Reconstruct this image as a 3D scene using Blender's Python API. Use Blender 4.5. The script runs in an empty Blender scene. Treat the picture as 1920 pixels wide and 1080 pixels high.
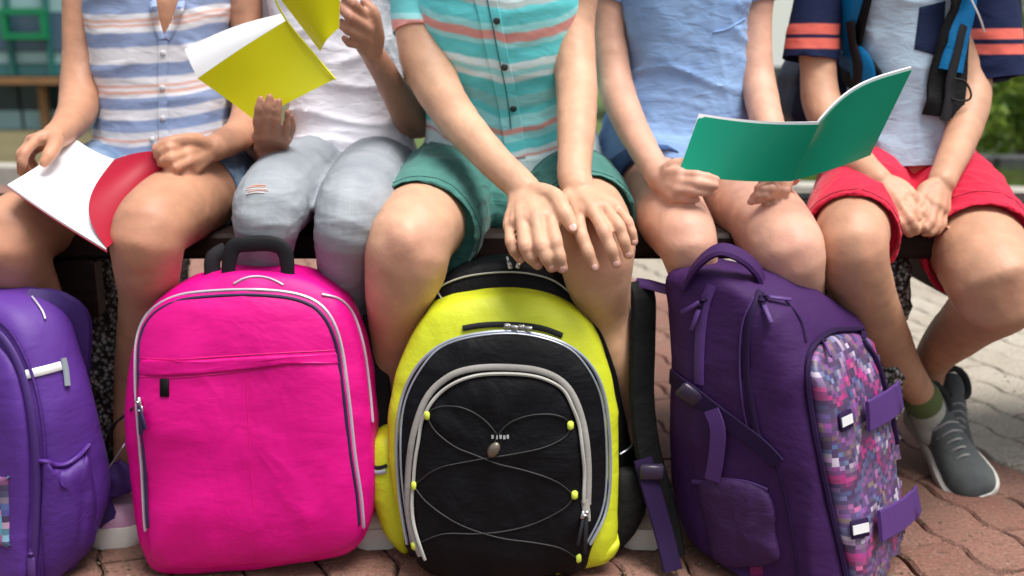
import bpy, bmesh, math, random
import numpy as np
from mathutils import Vector, Matrix
from mathutils.bvhtree import BVHTree

random.seed(7)
rng = np.random.RandomState(7)
S = bpy.context.scene
C = S.collection

# ------------------------------------------------------------------ camera, sky, sun, exposure
CAM_H, PITCH, FPX = 0.70, math.radians(13.0), 1864.0
cam = bpy.data.cameras.new('camera'); cam_o = bpy.data.objects.new('camera', cam); C.objects.link(cam_o)
cam_o.location = (0, 0, CAM_H); cam_o.rotation_euler = (math.radians(90) - PITCH, 0, 0)
cam.sensor_width = 36; cam.lens = 36 * FPX / 1920; cam.clip_start = 0.02; cam.clip_end = 500
cam.dof.use_dof = True; cam.dof.focus_distance = 1.24; cam.dof.aperture_fstop = 3.6
S.camera = cam_o

w = bpy.data.worlds.new('World'); S.world = w; w.use_nodes = True
nt = w.node_tree; nt.nodes.clear()
sky = nt.nodes.new('ShaderNodeTexSky'); sky.sky_type = 'NISHITA'; sky.sun_disc = False
SUN_EL, SUN_AZ = math.radians(71), math.radians(126)      # azimuth measured clockwise from +Y
sky.sun_elevation = SUN_EL; sky.sun_rotation = SUN_AZ; sky.altitude = 50; sky.dust_density = 4; sky.air_density = 1.0; sky.ozone_density = 1.0
hs = nt.nodes.new('ShaderNodeHueSaturation'); hs.inputs['Saturation'].default_value = 0.35
bg = nt.nodes.new('ShaderNodeBackground'); bg.inputs['Strength'].default_value = 0.12
wo = nt.nodes.new('ShaderNodeOutputWorld')
nt.links.new(sky.outputs[0], hs.inputs['Color']); nt.links.new(hs.outputs[0], bg.inputs[0]); nt.links.new(bg.outputs[0], wo.inputs[0])

sl = bpy.data.lights.new('sun', 'SUN'); sl.energy = 3.1; sl.angle = math.radians(32); sl.color = (1.0, 0.95, 0.88)
so = bpy.data.objects.new('sun', sl); C.objects.link(so)
sd = Vector((math.sin(SUN_AZ) * math.cos(SUN_EL), math.cos(SUN_AZ) * math.cos(SUN_EL), math.sin(SUN_EL)))
so.rotation_euler = sd.to_track_quat('Z', 'Y').to_euler(); so.location = (0, 0, 8)

vs = S.view_settings
vs.view_transform = 'Standard'; vs.look = 'None'; vs.exposure = 0.50; vs.gamma = 1.0; vs.use_curve_mapping = False
S.cycles.max_bounces = 8; S.cycles.diffuse_bounces = 4; S.cycles.glossy_bounces = 3; S.cycles.transmission_bounces = 4
S.cycles.use_denoising = True

# ------------------------------------------------------------------ helpers
CP, SP = math.cos(PITCH), math.sin(PITCH)
def ray(px, py):
    u, v = (px - 960) / FPX, (540 - py) / FPX
    return np.array([u, CP + SP * v, -SP + CP * v])
def P(px, py, Y):
    """the point at distance Y in front of the camera on the line of sight through a photo position"""
    d = ray(px, py)
    return np.array([0, 0, CAM_H]) + d * (Y / d[1])
def PXM(px, py, Y):
    return (Y / ray(px, py)[1]) / FPX       # metres per photo pixel there
def G(px, py, z=0.0):
    d = ray(px, py); return np.array([0, 0, CAM_H]) + d * ((z - CAM_H) / d[2])
def nrm(v):
    v = np.asarray(v, float); n = np.linalg.norm(v); return v / n if n > 1e-12 else v

def _h(ix, iy, iz):
    n = (ix * 374761393 + iy * 668265263 + iz * 2147483647 * 3 + 1274126177) & 0x7fffffff
    n = ((n ^ (n >> 13)) * 1274126177) & 0x7fffffff
    return ((n ^ (n >> 16)) & 0xffff) / 65535.0
def vnoise(p):
    p = np.asarray(p, float); i = np.floor(p).astype(np.int64); f = p - i
    f = f * f * f * (f * (f * 6 - 15) + 10)
    x, y, z = i[:, 0], i[:, 1], i[:, 2]; r = 0
    for a in (0, 1):
        for b in (0, 1):
            for c in (0, 1):
                wgt = (f[:, 0] if a else 1 - f[:, 0]) * (f[:, 1] if b else 1 - f[:, 1]) * (f[:, 2] if c else 1 - f[:, 2])
                r = r + wgt * _h(x + a, y + b, z + c)
    return r * 2 - 1
def ridged(p):
    return (1 - np.abs(vnoise(p))) ** 3

def cr(pts, per=None, step=None, closed=False):
    """Catmull-Rom through rows of numbers"""
    A = np.array(pts, float); n = len(A); out = []
    rngk = range(n if closed else n - 1)
    for k in rngk:
        p1, p2 = A[k], A[(k + 1) % n]
        p0 = A[k - 1] if (closed or k > 0) else 2 * p1 - p2
        p3 = A[(k + 2) % n] if (closed or k + 2 < n) else 2 * p2 - p1
        m = per or max(1, int(round(np.linalg.norm((p2 - p1)[:3]) / step)))
        for t in np.arange(m) / m:
            out.append(0.5 * ((2 * p1) + (-p0 + p2) * t + (2 * p0 - 5 * p1 + 4 * p2 - p3) * t * t + (-p0 + 3 * p1 - 3 * p2 + p3) * t ** 3))
    if not closed: out.append(A[-1])
    return np.array(out)

def sharp(poly, e=0.12):
    A = np.array(poly, float); n = len(A); o = []
    for k in range(n):
        a, b, c = A[k - 1], A[k], A[(k + 1) % n]; o += [b + (a - b) * e, b, b + (c - b) * e]
    return [tuple(q) for q in o]
class MB:
    """collects geometry for ONE mesh object"""
    def __init__(s): s.v, s.f, s.tc, s.mi = [], [], [], []
    def add(s, v, f, tc=None, mi=0):
        o = len(s.v); s.v += [tuple(map(float, q)) for q in v]
        s.f += [tuple(int(i) + o for i in q) for q in f]; s.mi += [mi] * len(f)
        s.tc += [tuple(map(float, q)) for q in tc] if tc is not None else [(0, 0, 0)] * len(v)
        return s
    def grid(s, V, TC=None, wrap=False, mi=0, flip=False):
        r, c = V.shape[:2]; f = []
        for i in range(r - 1):
            for j in range(c if wrap else c - 1):
                q = (i * c + j, i * c + (j + 1) % c, (i + 1) * c + (j + 1) % c, (i + 1) * c + j)
                f.append(q[::-1] if flip else q)
        s.add(V.reshape(-1, 3), f, None if TC is None else TC.reshape(-1, 3), mi); return s
    def tube(s, pts, n=16, step=0.006, ref=(0, 1, 0), cap='round', cap0=None, power=2.0, hem=0.0, mi=0):
        """pts rows: x y z ra rb ; ra along (tangent x ref), rb the other way"""
        A = cr([list(p) if len(p) == 5 else list(p) + [p[3]] for p in pts], step=step)
        if cap0 is None: cap0 = cap
        pos = A[:, :3]; tan = np.gradient(pos, axis=0); tan /= np.linalg.norm(tan, axis=1)[:, None] + 1e-12
        rows = []
        def capring(i, sgn):
            o = []
            for a in (0.35, 0.7, 0.9, 0.98):
                r = math.sqrt(max(0, 1 - a * a)); m = (A[i, 3] + A[i, 4]) * 0.5
                o.append((pos[i] + sgn * tan[i] * a * m, tan[i], A[i, 3] * r, A[i, 4] * r))
            return o
        if cap0 == 'round': rows += capring(0, -1)[::-1]
        rows += [(pos[i], tan[i], A[i, 3], A[i, 4]) for i in range(len(A))]
        if cap == 'round': rows += capring(len(A) - 1, 1)
        if cap == 'hem':
            e = len(A) - 1
            for dz, dr in ((0.001, 0.0015), (0.0, 0.004), (-0.02, 0.0055)):
                rows.append((pos[e] + tan[e] * dz, tan[e], A[e, 3] - dr, A[e, 4] - dr))
        rf = nrm(ref); V = np.zeros((len(rows), n, 3)); TC = np.zeros((len(rows), n, 3)); L = 0
        th = np.arange(n) / n * 2 * math.pi
        ct, st = np.cos(th), np.sin(th)
        ct = np.sign(ct) * np.abs(ct) ** (2 / power); st = np.sign(st) * np.abs(st) ** (2 / power)
        last = None
        for k, (p, t, a, b) in enumerate(rows):
            sd_ = np.cross(t, rf)
            if np.linalg.norm(sd_) < 0.05: sd_ = last if last is not None else np.cross(t, (0.3, 0.2, 1))
            sd_ = nrm(sd_); last = sd_; up = nrm(np.cross(sd_, t))
            V[k] = p + np.outer(ct * a, sd_) + np.outer(st * b, up)
            if k: L += np.linalg.norm(p - rows[k - 1][0])
            TC[k, :, 0] = th / (2 * math.pi); TC[k, :, 1] = L
        o = len(s.v); s.grid(V, TC, wrap=True, mi=mi)
        if cap0 is not False and cap0 != 'open':
            s.f.append(tuple(range(o + n - 1, o - 1, -1))); s.mi.append(mi)
        if cap is not False and cap != 'open':
            e = o + (len(rows) - 1) * n; s.f.append(tuple(range(e, e + n))); s.mi.append(mi)
        return s
    def ribbon(s, pts, width, thick, side=None, normals=None, mi=0, step=0.008):
        """flat band along pts; side = width direction, or normals = face direction per point"""
        rows = [list(p[:3]) + list(normals[i] if normals is not None else (0, 0, 0)) + [width if np.isscalar(width) else width[i]] for i, p in enumerate(pts)]
        A = cr(rows, step=step); pos = A[:, :3]
        tan = np.gradient(pos, axis=0); tan /= np.linalg.norm(tan, axis=1)[:, None] + 1e-12
        V = np.zeros((len(A), 8, 3)); TC = np.zeros((len(A), 8, 3)); L = 0
        for k in range(len(A)):
            if normals is not None: nn = nrm(A[k, 3:6]); sd_ = nrm(np.cross(tan[k], nn))
            else: sd_ = nrm(np.array(side) - tan[k] * np.dot(side, tan[k]))
            nn = nrm(np.cross(sd_, tan[k])); hw = A[k, 6] / 2; h = thick / 2; e = min(h * 0.8, hw * 0.3)
            prof = [(-hw, 0), (-hw + e, h), (0, h * 1.15), (hw - e, h), (hw, 0), (hw - e, -h), (0, -h), (-hw + e, -h)]
            if k: L += np.linalg.norm(pos[k] - pos[k - 1])
            for j, (a, b) in enumerate(prof):
                V[k, j] = pos[k] + sd_ * a + nn * b; TC[k, j] = (a, L, 0)
        o = len(s.v); s.grid(V, TC, wrap=True, mi=mi)
        s.f.append(tuple(range(o + 7, o - 1, -1))); s.f.append(tuple(range(o + (len(A) - 1) * 8, o + len(A) * 8))); s.mi += [mi, mi]
        return s
    def box(s, c, d, ax=None, bev=0.0, mi=0):
        c = np.array(c, float); ax = np.eye(3) if ax is None else np.array([nrm(a) for a in ax])
        h = np.array(d, float) / 2; b = min(bev, h.min() * 0.9)
        if b <= 0:
            pts = [c + ax[0] * x * h[0] + ax[1] * y * h[1] + ax[2] * z * h[2] for x in (-1, 1) for y in (-1, 1) for z in (-1, 1)]
            return s.add(pts, [(0, 1, 3, 2), (4, 6, 7, 5), (0, 4, 5, 1), (2, 3, 7, 6), (0, 2, 6, 4), (1, 5, 7, 3)], None, mi)
        # bevelled in all directions: 24 vertices
        V = []; idx = {}
        for x in (-1, 1):
            for y in (-1, 1):
                for z in (-1, 1):
                    for k in range(3):
                        q = np.array([x, y, z], float); hh = h - b; hh = hh.copy(); hh[k] = h[k]
                        idx[(x, y, z, k)] = len(V); V.append(c + ax[0] * q[0] * hh[0] + ax[1] * q[1] * hh[1] + ax[2] * q[2] * hh[2])
        Fc = []
        for k in range(3):
            a, bb = [m for m in range(3) if m != k]
            for sg in (-1, 1):
                def key(u, v_):
                    q = [0, 0, 0]; q[k] = sg; q[a] = u; q[bb] = v_; return idx[(q[0], q[1], q[2], k)]
                Fc.append((key(-1, -1), key(1, -1), key(1, 1), key(-1, 1)))
            for u in (-1, 1):
                for v_ in (-1, 1):
                    def e(w_, kk):
                        q = [0, 0, 0]; q[k] = w_; q[a] = u; q[bb] = v_; return idx[(q[0], q[1], q[2], kk)]
                    Fc.append((e(-1, a), e(1, a), e(1, bb), e(-1, bb)))
        for x in (-1, 1):
            for y in (-1, 1):
                for z in (-1, 1):
                    Fc.append(tuple(idx[(x, y, z, k)] for k in range(3)))
        s.add(V, Fc, None, mi); return s
    def ball(s, c, r, n=12, m=8, ax=None, mi=0):
        ax = np.eye(3) if ax is None else np.array([nrm(a) for a in ax]); r = np.array([r] * 3 if np.isscalar(r) else r, float)
        V = np.zeros((m + 1, n, 3))
        for i in range(m + 1):
            a = math.pi * (0.001 + 0.998 * i / m)
            for j in range(n):
                b = 2 * math.pi * j / n
                q = np.array([math.sin(a) * math.cos(b), math.sin(a) * math.sin(b), -math.cos(a)]) * r
                V[i, j] = c + q @ ax
        o = len(s.v); s.grid(V, None, wrap=True, mi=mi)
        s.f.append(tuple(range(o + n - 1, o - 1, -1))); s.f.append(tuple(range(o + m * n, o + m * n + n))); s.mi += [mi, mi]
        return s
    def mesh(s, name='mesh'):
        me = bpy.data.meshes.new(name); me.from_pydata(s.v, [], s.f); me.update()
        at = me.attributes.new('tc', 'FLOAT_VECTOR', 'POINT'); at.data.foreach_set('vector', np.array(s.tc, dtype=np.float32).ravel())
        if any(s.mi): me.polygons.foreach_set('material_index', np.array(s.mi, dtype=np.int32))
        return me
    def build(s, name, mat, parent=None, smooth=True, fix=True, angle=50):
        me = s.mesh(name)
        if fix:
            bm = bmesh.new(); bm.from_mesh(me); bmesh.ops.recalc_face_normals(bm, faces=bm.faces); bm.to_mesh(me); bm.free()
        return link(name, me, mat, parent, smooth, angle)

def shade(me, angle=50):
    me.polygons.foreach_set('use_smooth', np.ones(len(me.polygons), dtype=bool))
    try: me.set_sharp_from_angle(angle=math.radians(angle))
    except Exception: pass
    me.update()
BASE = {}
def link(name, me, mat, parent=None, smooth=True, angle=50):
    o = bpy.data.objects.new(name, me); C.objects.link(o)
    for m in (mat if isinstance(mat, (list, tuple)) else [mat]): me.materials.append(m)
    if smooth: shade(me, angle)
    if parent is not None:
        o.parent = parent
        r = parent
        while r.parent: r = r.parent
        b = BASE.get(r.name)
        if b is not None and parent is r: o.matrix_parent_inverse = Matrix.Translation(-Vector(b))
    return o
def thing(name, label, cat, base=(0, 0, 0), group=None):
    o = bpy.data.objects.new(name, None); C.objects.link(o); o.location = tuple(map(float, base)); o.empty_display_size = 0.05
    o['label'] = label; o['category'] = cat
    if group: o['group'] = group
    BASE[o.name] = tuple(map(float, base)); return o
def tag(o, label, cat, group=None):
    o['label'] = label; o['category'] = cat
    if group: o['group'] = group
    return o
def struct(o): o['kind'] = 'structure'; return o

def remesh(mb, voxel, smooth_it=4, fac=0.5):
    me = mb.mesh('tmp'); o = bpy.data.objects.new('tmp', me); C.objects.link(o)
    m = o.modifiers.new('r', 'REMESH'); m.mode = 'VOXEL'; m.voxel_size = voxel; m.adaptivity = 0
    if smooth_it:
        m2 = o.modifiers.new('s', 'SMOOTH'); m2.factor = fac; m2.iterations = smooth_it
    dg = bpy.context.evaluated_depsgraph_get(); dg.update()
    out = bpy.data.meshes.new_from_object(o.evaluated_get(dg), depsgraph=dg)
    bpy.data.objects.remove(o); bpy.data.meshes.remove(me); return out
def co(me):
    a = np.empty(len(me.vertices) * 3, dtype=np.float64); me.vertices.foreach_get('co', a); return a.reshape(-1, 3)
def nor(me):
    a = np.empty(len(me.vertices) * 3, dtype=np.float32); me.vertices.foreach_get('normal', a); return a.reshape(-1, 3).astype(float)
def setco(me, a): me.vertices.foreach_set('co', a.ravel()); me.update()
def displace(me, fn):
    a = co(me); n = nor(me); setco(me, a + n * fn(a, n)[:, None])
def bvh(me_or_list):
    V, F = [], []
    for me in (me_or_list if isinstance(me_or_list, (list, tuple)) else [me_or_list]):
        o = len(V); V += [v.co.copy() for v in me.vertices]; F += [tuple(i + o for i in p.vertices) for p in me.polygons]
    return BVHTree.FromPolygons(V, F)
def hit(tree, px, py, off=0.001, dflt=1.3):
    """where the line of sight through a photo position meets a surface, lifted off it along its normal"""
    d = ray(px, py); loc, n, i, ds = tree.ray_cast(Vector((0, 0, CAM_H)), Vector(d))
    if loc is None:
        q = P(px, py, dflt); loc, n, i, ds = tree.find_nearest(Vector(q))
    n = np.array(n); dn = nrm(d)
    if np.dot(n, dn) > 0: n = -n
    return np.array(loc) + n * off, n
def patch(mb, outline, tree, t=0.006, n=120, rings=12, p=4.0, U=(1, 0, 0), lift=0.0015, dflt=1.3, mi=0, dirn=(0, -1, 0)):
    """panel padded out from a surface inside an outline given in photo positions"""
    O = cr(outline, per=max(2, n // len(outline)), closed=True); c = O.mean(axis=0); N = len(O)
    ss = [1 - (1 - k / rings) ** 1.7 for k in range(rings + 1)][::-1]          # 1 ... 0
    V = np.zeros((len(ss) + 1, N, 3)); TC = np.zeros_like(V); D = np.array(dirn, float)
    for k, s_ in enumerate(ss):
        s_ = max(s_, 0.001)
        for j in range(N):
            q = c + (O[j] - c) * s_; h_, nn = hit(tree, q[0], q[1], 0, dflt)
            m = nrm(nn + D * 1.0); V[k + 1, j] = h_ + m * (lift + t * max(0, 1 - s_ ** p) ** (1 / 2.2))
    for j in range(N):
        h_, nn = hit(tree, O[j][0], O[j][1], -0.004, dflt); V[0, j] = h_
    mb.rings = V
    TC[..., 0] = V @ np.array(U, float); TC[..., 1] = V[..., 2]
    mb.grid(V, TC, wrap=True, mi=mi)
    return mb
def line_on(tree, pts, off=0.002, per=8, dflt=1.3):
    A = cr(pts, per=per); o = [hit(tree, a[0], a[1], off, dflt) for a in A]
    P_ = np.array([q[0] for q in o]); N_ = np.array([q[1] for q in o])
    if len(P_) > 4:                                   # ease out jumps
        for _ in range(3):
            P_[1:-1] = 0.25 * P_[:-2] + 0.5 * P_[1:-1] + 0.25 * P_[2:]; N_[1:-1] = 0.25 * N_[:-2] + 0.5 * N_[1:-1] + 0.25 * N_[2:]
    return P_, N_
def cord_on(mb, tree, pts, r, off=None, n=6, per=6, dflt=1.3, mi=0):
    P_, N_ = line_on(tree, pts, r * 0.7 if off is None else off, per, dflt)
    keep = [0]
    for k in range(1, len(P_)):
        if np.linalg.norm(P_[k] - P_[keep[-1]]) > 0.003: keep.append(k)
    return mb.tube([list(P_[k]) + [r, r] for k in keep], n=n, step=0.006, ref=(0.13, 0.95, 0.29), mi=mi)
def band_on(mb, tree, pts, wpx, thick, off=0.002, per=4, dflt=1.3, mi=0):
    P_, N_ = line_on(tree, pts, off, per, dflt)
    return mb.ribbon(P_, wpx * PXM(pts[0][0], pts[0][1], np.mean(P_[:, 1])), thick, normals=N_, mi=mi, step=0.006)

# ------------------------------------------------------------------ materials
def newmat(name):
    m = bpy.data.materials.new(name); m.use_nodes = True; t = m.node_tree
    return m, t, t.nodes['Principled BSDF'], t.nodes.new, t.links.new
def texco(t, kind='Object'):
    n = t.nodes.new('ShaderNodeTexCoord'); return n.outputs[kind]
def attr(t, name='tc'):
    n = t.nodes.new('ShaderNodeAttribute'); n.attribute_name = name; return n
def mapping(t, src, scale=(1, 1, 1), rot=(0, 0, 0)):
    n = t.nodes.new('ShaderNodeMapping'); t.links.new(src, n.inputs[0]); n.inputs['Scale'].default_value = scale; n.inputs['Rotation'].default_value = rot; return n.outputs[0]
def noise(t, src, scale, detail=3, rough=0.5, dist=0.0):
    n = t.nodes.new('ShaderNodeTexNoise'); t.links.new(src, n.inputs['Vector']); n.inputs['Scale'].default_value = scale
    n.inputs['Detail'].default_value = detail; n.inputs['Roughness'].default_value = rough; n.inputs['Distortion'].default_value = dist; return n.outputs['Fac']
def lap_smooth(me, wgt, it, fac=0.5):
    a = co(me); e = np.empty(len(me.edges) * 2, dtype=np.int64); me.edges.foreach_get('vertices', e); e = e.reshape(-1, 2); n = len(a)
    i = np.concatenate([e[:, 0], e[:, 1]]); j = np.concatenate([e[:, 1], e[:, 0]]); dg = np.maximum(np.bincount(i, minlength=n), 1)
    for _ in range(it):
        m_ = np.stack([np.bincount(i, weights=a[j, k], minlength=n) for k in range(3)], 1) / dg[:, None]
        a = a + (m_ - a) * (fac * wgt)[:, None]
    setco(me, a)
def ramp(t, src, stops, interp='LINEAR'):
    n = t.nodes.new('ShaderNodeValToRGB'); t.links.new(src, n.inputs[0]); r = n.color_ramp; r.interpolation = interp
    while len(r.elements) > 1: r.elements.remove(r.elements[0])
    r.elements[0].position = stops[0][0]; r.elements[0].color = (*stops[0][1], 1)
    for p, c in stops[1:]:
        e = r.elements.new(p); e.color = (*c, 1)
    return n.outputs[0]
def mix(t, fac, a, b, mode='MIX'):
    n = t.nodes.new('ShaderNodeMix'); n.data_type = 'RGBA'; n.blend_type = mode
    for k, v in ((0, fac), (6, a), (7, b)):
        if isinstance(v, (int, float)): n.inputs[k].default_value = v
        elif isinstance(v, (tuple, list)): n.inputs[k].default_value = (*v, 1)
        else: t.links.new(v, n.inputs[k])
    return n.outputs[2]
def math_(t, op, a, b=None, c=None):
    n = t.nodes.new('ShaderNodeMath'); n.operation = op
    for k, v in enumerate((a, b, c)):
        if v is None: continue
        if isinstance(v, (int, float)): n.inputs[k].default_value = v
        else: t.links.new(v, n.inputs[k])
    return n.outputs[0]
def bump(t, h, strength, dist, prev=None):
    n = t.nodes.new('ShaderNodeBump'); n.inputs['Strength'].default_value = strength; n.inputs['Distance'].default_value = dist
    t.links.new(h, n.inputs['Height'])
    if prev is not None: t.links.new(prev, n.inputs['Normal'])
    return n.outputs[0]
def hsv(c, dv): return tuple(max(0, min(1, x * dv)) for x in c)

def skin(name, c, pink):
    m, t, b, N, L = newmat(name); o = texco(t)
    f = attr(t, 'flush')
    n1 = noise(t, o, 22, 4, 0.6); n2 = noise(t, o, 140, 3, 0.6)
    c1 = mix(t, ramp(t, n1, [(0.35, (0, 0, 0)), (0.7, (1, 1, 1))]), hsv(c, 0.82), hsv(c, 1.10))
    c2 = mix(t, math_(t, 'MULTIPLY', f.outputs['Fac'], 0.55), c1, pink)
    c3 = mix(t, math_(t, 'MULTIPLY', n2, 0.34), c2, pink)
    L(c3, b.inputs['Base Color'])
    b.inputs['Roughness'].default_value = 0.52; b.inputs['Specular IOR Level'].default_value = 0.4
    b.inputs['Subsurface Weight'].default_value = 0.22; b.inputs['Subsurface Radius'].default_value = (1, 0.35, 0.18); b.inputs['Subsurface Scale'].default_value = 0.006
    bb = bump(t, noise(t, o, 420, 3, 0.6), 0.25, 0.0006); bb = bump(t, noise(t, o, 75, 4, 0.6), 0.4, 0.002, bb)
    L(bb, b.inputs['Normal']); return m
def rim_cord(mb, V, k, i0, i1, r, push=0.0, dy=0.0):
    R_ = V[k]; n = len(R_); c = R_.mean(axis=0); idx = [i % n for i in range(int(i0 * n), int(i1 * n) + 1, 2)]
    pts = [R_[i] + nrm((R_[i] - c) * (1, 0, 1)) * push + np.array([0, -dy, 0]) for i in idx]
    return mb.tube([list(p) + [r, r] for p in pts], n=6, step=.006, ref=(0.13, 0.95, 0.29))

def cloth(name, c, c2=None, weave=900, foldk=0.6, rough=0.85, mottle=0.25, scale=10, heather=0.0, sheen=0.15):
    m, t, b, N, L = newmat(name); o = texco(t)
    n1 = noise(t, o, scale, 5, 0.6)
    col = mix(t, ramp(t, n1, [(0.35, (0, 0, 0)), (0.65, (1, 1, 1))]), hsv(c, 1 - mottle * 0.4), c2 or hsv(c, 1 + mottle * 0.3))
    if heather: col = mix(t, math_(t, 'MULTIPLY', noise(t, mapping(t, o, (1, 1, 3)), 330, 2, 0.7), heather), col, hsv(c, 1.5))
    L(col, b.inputs['Base Color']); b.inputs['Roughness'].default_value = rough; b.inputs['Specular IOR Level'].default_value = 0.25
    b.inputs['Sheen Weight'].default_value = sheen; b.inputs['Sheen Roughness'].default_value = 0.4
    bb = bump(t, noise(t, o, weave, 2, 0.6), 0.35, 0.0004)
    bb = bump(t, noise(t, mapping(t, o, (1, 1, 2.3), (0.3, 0.5, 0.2)), 26, 3, 0.5, 0.6), foldk, 0.004, bb)
    L(bb, b.inputs['Normal']); return m

def nylon(name, c, rough=0.5, crumple=0.5, scale=14, c2=None, spec=0.4):
    m, t, b, N, L = newmat(name); o = texco(t)
    col = mix(t, noise(t, o, 9, 4, 0.6), hsv(c, 0.88), c2 or hsv(c, 1.08))
    L(col, b.inputs['Base Color']); b.inputs['Roughness'].default_value = rough; b.inputs['Specular IOR Level'].default_value = spec
    wv = t.nodes.new('ShaderNodeTexWave'); L(mapping(t, o, (1, 0.3, 1)), wv.inputs[0]); wv.inputs['Scale'].default_value = 420; wv.bands_direction = 'Z'
    wv2 = t.nodes.new('ShaderNodeTexWave'); L(o, wv2.inputs[0]); wv2.inputs['Scale'].default_value = 420; wv2.bands_direction = 'X'
    bb = bump(t, math_(t, 'ADD', wv.outputs['Fac'], wv2.outputs['Fac']), 0.2, 0.0002)
    bb = bump(t, noise(t, o, scale, 4, 0.55, 0.8), crumple, 0.006, bb)
    bb = bump(t, noise(t, mapping(t, o, (1, 1, 3), (0.2, 0.4, 0.5)), scale * 3, 3, 0.5, 0.4), crumple * 0.5, 0.002, bb)
    L(bb, b.inputs['Normal']); return m
def plain(name, c, rough=0.5, metal=0.0, spec=0.5, coat=0.0, var=0.1, scale=60):
    m, t, b, N, L = newmat(name); o = texco(t)
    L(mix(t, noise(t, o, scale, 3, 0.6), hsv(c, 1 - var), hsv(c, 1 + var)), b.inputs['Base Color'])
    b.inputs['Roughness'].default_value = rough; b.inputs['Metallic'].default_value = metal; b.inputs['Specular IOR Level'].default_value = spec; b.inputs['Coat Weight'].default_value = coat
    return m
def striped(name, stops, lo, hi, mode='z', rough=0.85, streak=0.25, tone=(1, 1, 1), foldk=0.5, wob=0.006, curve=None):
    """woven stripes; stops = [(position in metres, colour)] with hard-ish edges"""
    m, t, b, N, L = newmat(name)
    if mode == 'z':
        o = texco(t); sp = t.nodes.new('ShaderNodeSeparateXYZ'); L(o, sp.inputs[0]); h = sp.outputs['Z']
    elif mode == 'v':
        a = attr(t); o = a.outputs['Vector']; sp = t.nodes.new('ShaderNodeSeparateXYZ'); L(o, sp.inputs[0]); h = sp.outputs['Y']; o = texco(t)
    if curve: h = math_(t, 'SUBTRACT', h, math_(t, 'MULTIPLY', math_(t, 'POWER', math_(t, 'ABSOLUTE', math_(t, 'SUBTRACT', sp.outputs['X'], curve[0])), 1.7), curve[1]))
    wv = noise(t, mapping(t, o, (1, 1, 0.3)), 14, 2, 0.5); h2 = math_(t, 'ADD', h, math_(t, 'MULTIPLY', math_(t, 'SUBTRACT', wv, 0.5), wob))
    fac = math_(t, 'DIVIDE', math_(t, 'SUBTRACT', h2, lo), hi - lo)
    sp_ = [((p - lo) / (hi - lo), c) for p, c in stops]; col = ramp(t, fac, sp_[:31])
    k_ = 30
    while k_ + 1 < len(sp_):
        nx = ramp(t, fac, sp_[k_:k_ + 31]); th_ = (sp_[k_][0] + sp_[k_ + 1][0]) / 2 if sp_[k_][1] == sp_[k_ + 1][1] else sp_[k_][0]
        col = mix(t, math_(t, 'GREATER_THAN', fac, th_), col, nx); k_ += 30
    st = noise(t, mapping(t, o, (60, 60, 900)), 1.0, 3, 0.7)
    col = mix(t, math_(t, 'MULTIPLY', st, streak), col, tone)
    L(col, b.inputs['Base Color']); b.inputs['Roughness'].default_value = rough; b.inputs['Specular IOR Level'].default_value = 0.15
    bb = bump(t, noise(t, o, 800, 2, 0.6), 0.3, 0.0004)
    bb = bump(t, noise(t, mapping(t, o, (1, 1, 2.0), (0.3, 0.5, 0.2)), 22, 3, 0.5, 0.6), foldk, 0.004, bb)
    L(bb, b.inputs['Normal']); return m
def bandstops(seq, edge=0.0012):
    """seq: [(start, colour)] -> hard-edged ramp stops"""
    out = []
    for k, (p, c) in enumerate(seq):
        if k: out.append((p - edge, seq[k - 1][1])); out.append((p + edge, c))
        else: out.append((p, c))
    return out

M = {}
M['skin_tan'] = skin('tan skin', (0.48, 0.255, 0.155), (0.60, 0.25, 0.17))
M['skin_brown'] = skin('brown skin', (0.45, 0.24, 0.155), (0.38, 0.15, 0.11))
M['skin_fair'] = skin('fair skin', (0.61, 0.37, 0.238), (0.66, 0.31, 0.23))
M['skin_pale'] = skin('pale skin', (0.61, 0.365, 0.26), (0.66, 0.29, 0.23))
M['skin_warm'] = skin('warm skin', (0.53, 0.30, 0.19), (0.60, 0.28, 0.19))
M['nail'] = plain('nail', (0.72, 0.42, 0.36), 0.3, 0, 0.5, 0.2)
M['hair'] = plain('hair', (0.10, 0.06, 0.035), 0.55, 0, 0.4, 0, 0.4, 200)
M['eye'] = plain('eye', (0.05, 0.04, 0.035), 0.2)
M['black'] = nylon('black nylon', (0.004, 0.004, 0.005), 0.6, 0.6, 14, spec=0.18)
M['webbing'] = plain('black webbing', (0.008, 0.008, 0.011), 0.7, 0, 0.3)
M['silver'] = plain('silver piping', (0.52, 0.53, 0.55), 0.4, 0.15, 0.5)
M['metal'] = plain('zip metal', (0.6, 0.6, 0.6), 0.3, 1.0)
M['cream_zip'] = plain('pale zip tape', (0.42, 0.42, 0.39), 0.75)
# ================================================================== SETTING
def ground_mat(name, ca, cb, sc=6, bmp=0.4):
    m, t, b, N, L = newmat(name); o = texco(t)
    n1 = noise(t, o, sc, 6, 0.65); n2 = noise(t, o, sc * 9, 4, 0.7)
    c = mix(t, ramp(t, n1, [(0.35, (0, 0, 0)), (0.65, (1, 1, 1))]), ca, cb)
    c = mix(t, math_(t, 'MULTIPLY', n2, 0.5), c, hsv(ca, 0.5)); L(c, b.inputs['Base Color']); b.inputs['Roughness'].default_value = 0.95
    L(bump(t, n2, bmp, 0.01), b.inputs['Normal']); return m
M['earth'] = ground_mat('earth', (0.16, 0.13, 0.08), (0.22, 0.19, 0.11), 1.5)
M['joint'] = ground_mat('joint moss and sand', (0.060, 0.048, 0.034), (0.10, 0.09, 0.045), 14, 0.8)
M['lawn'] = ground_mat('lawn', (0.05, 0.10, 0.015), (0.10, 0.15, 0.03), 3)

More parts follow.
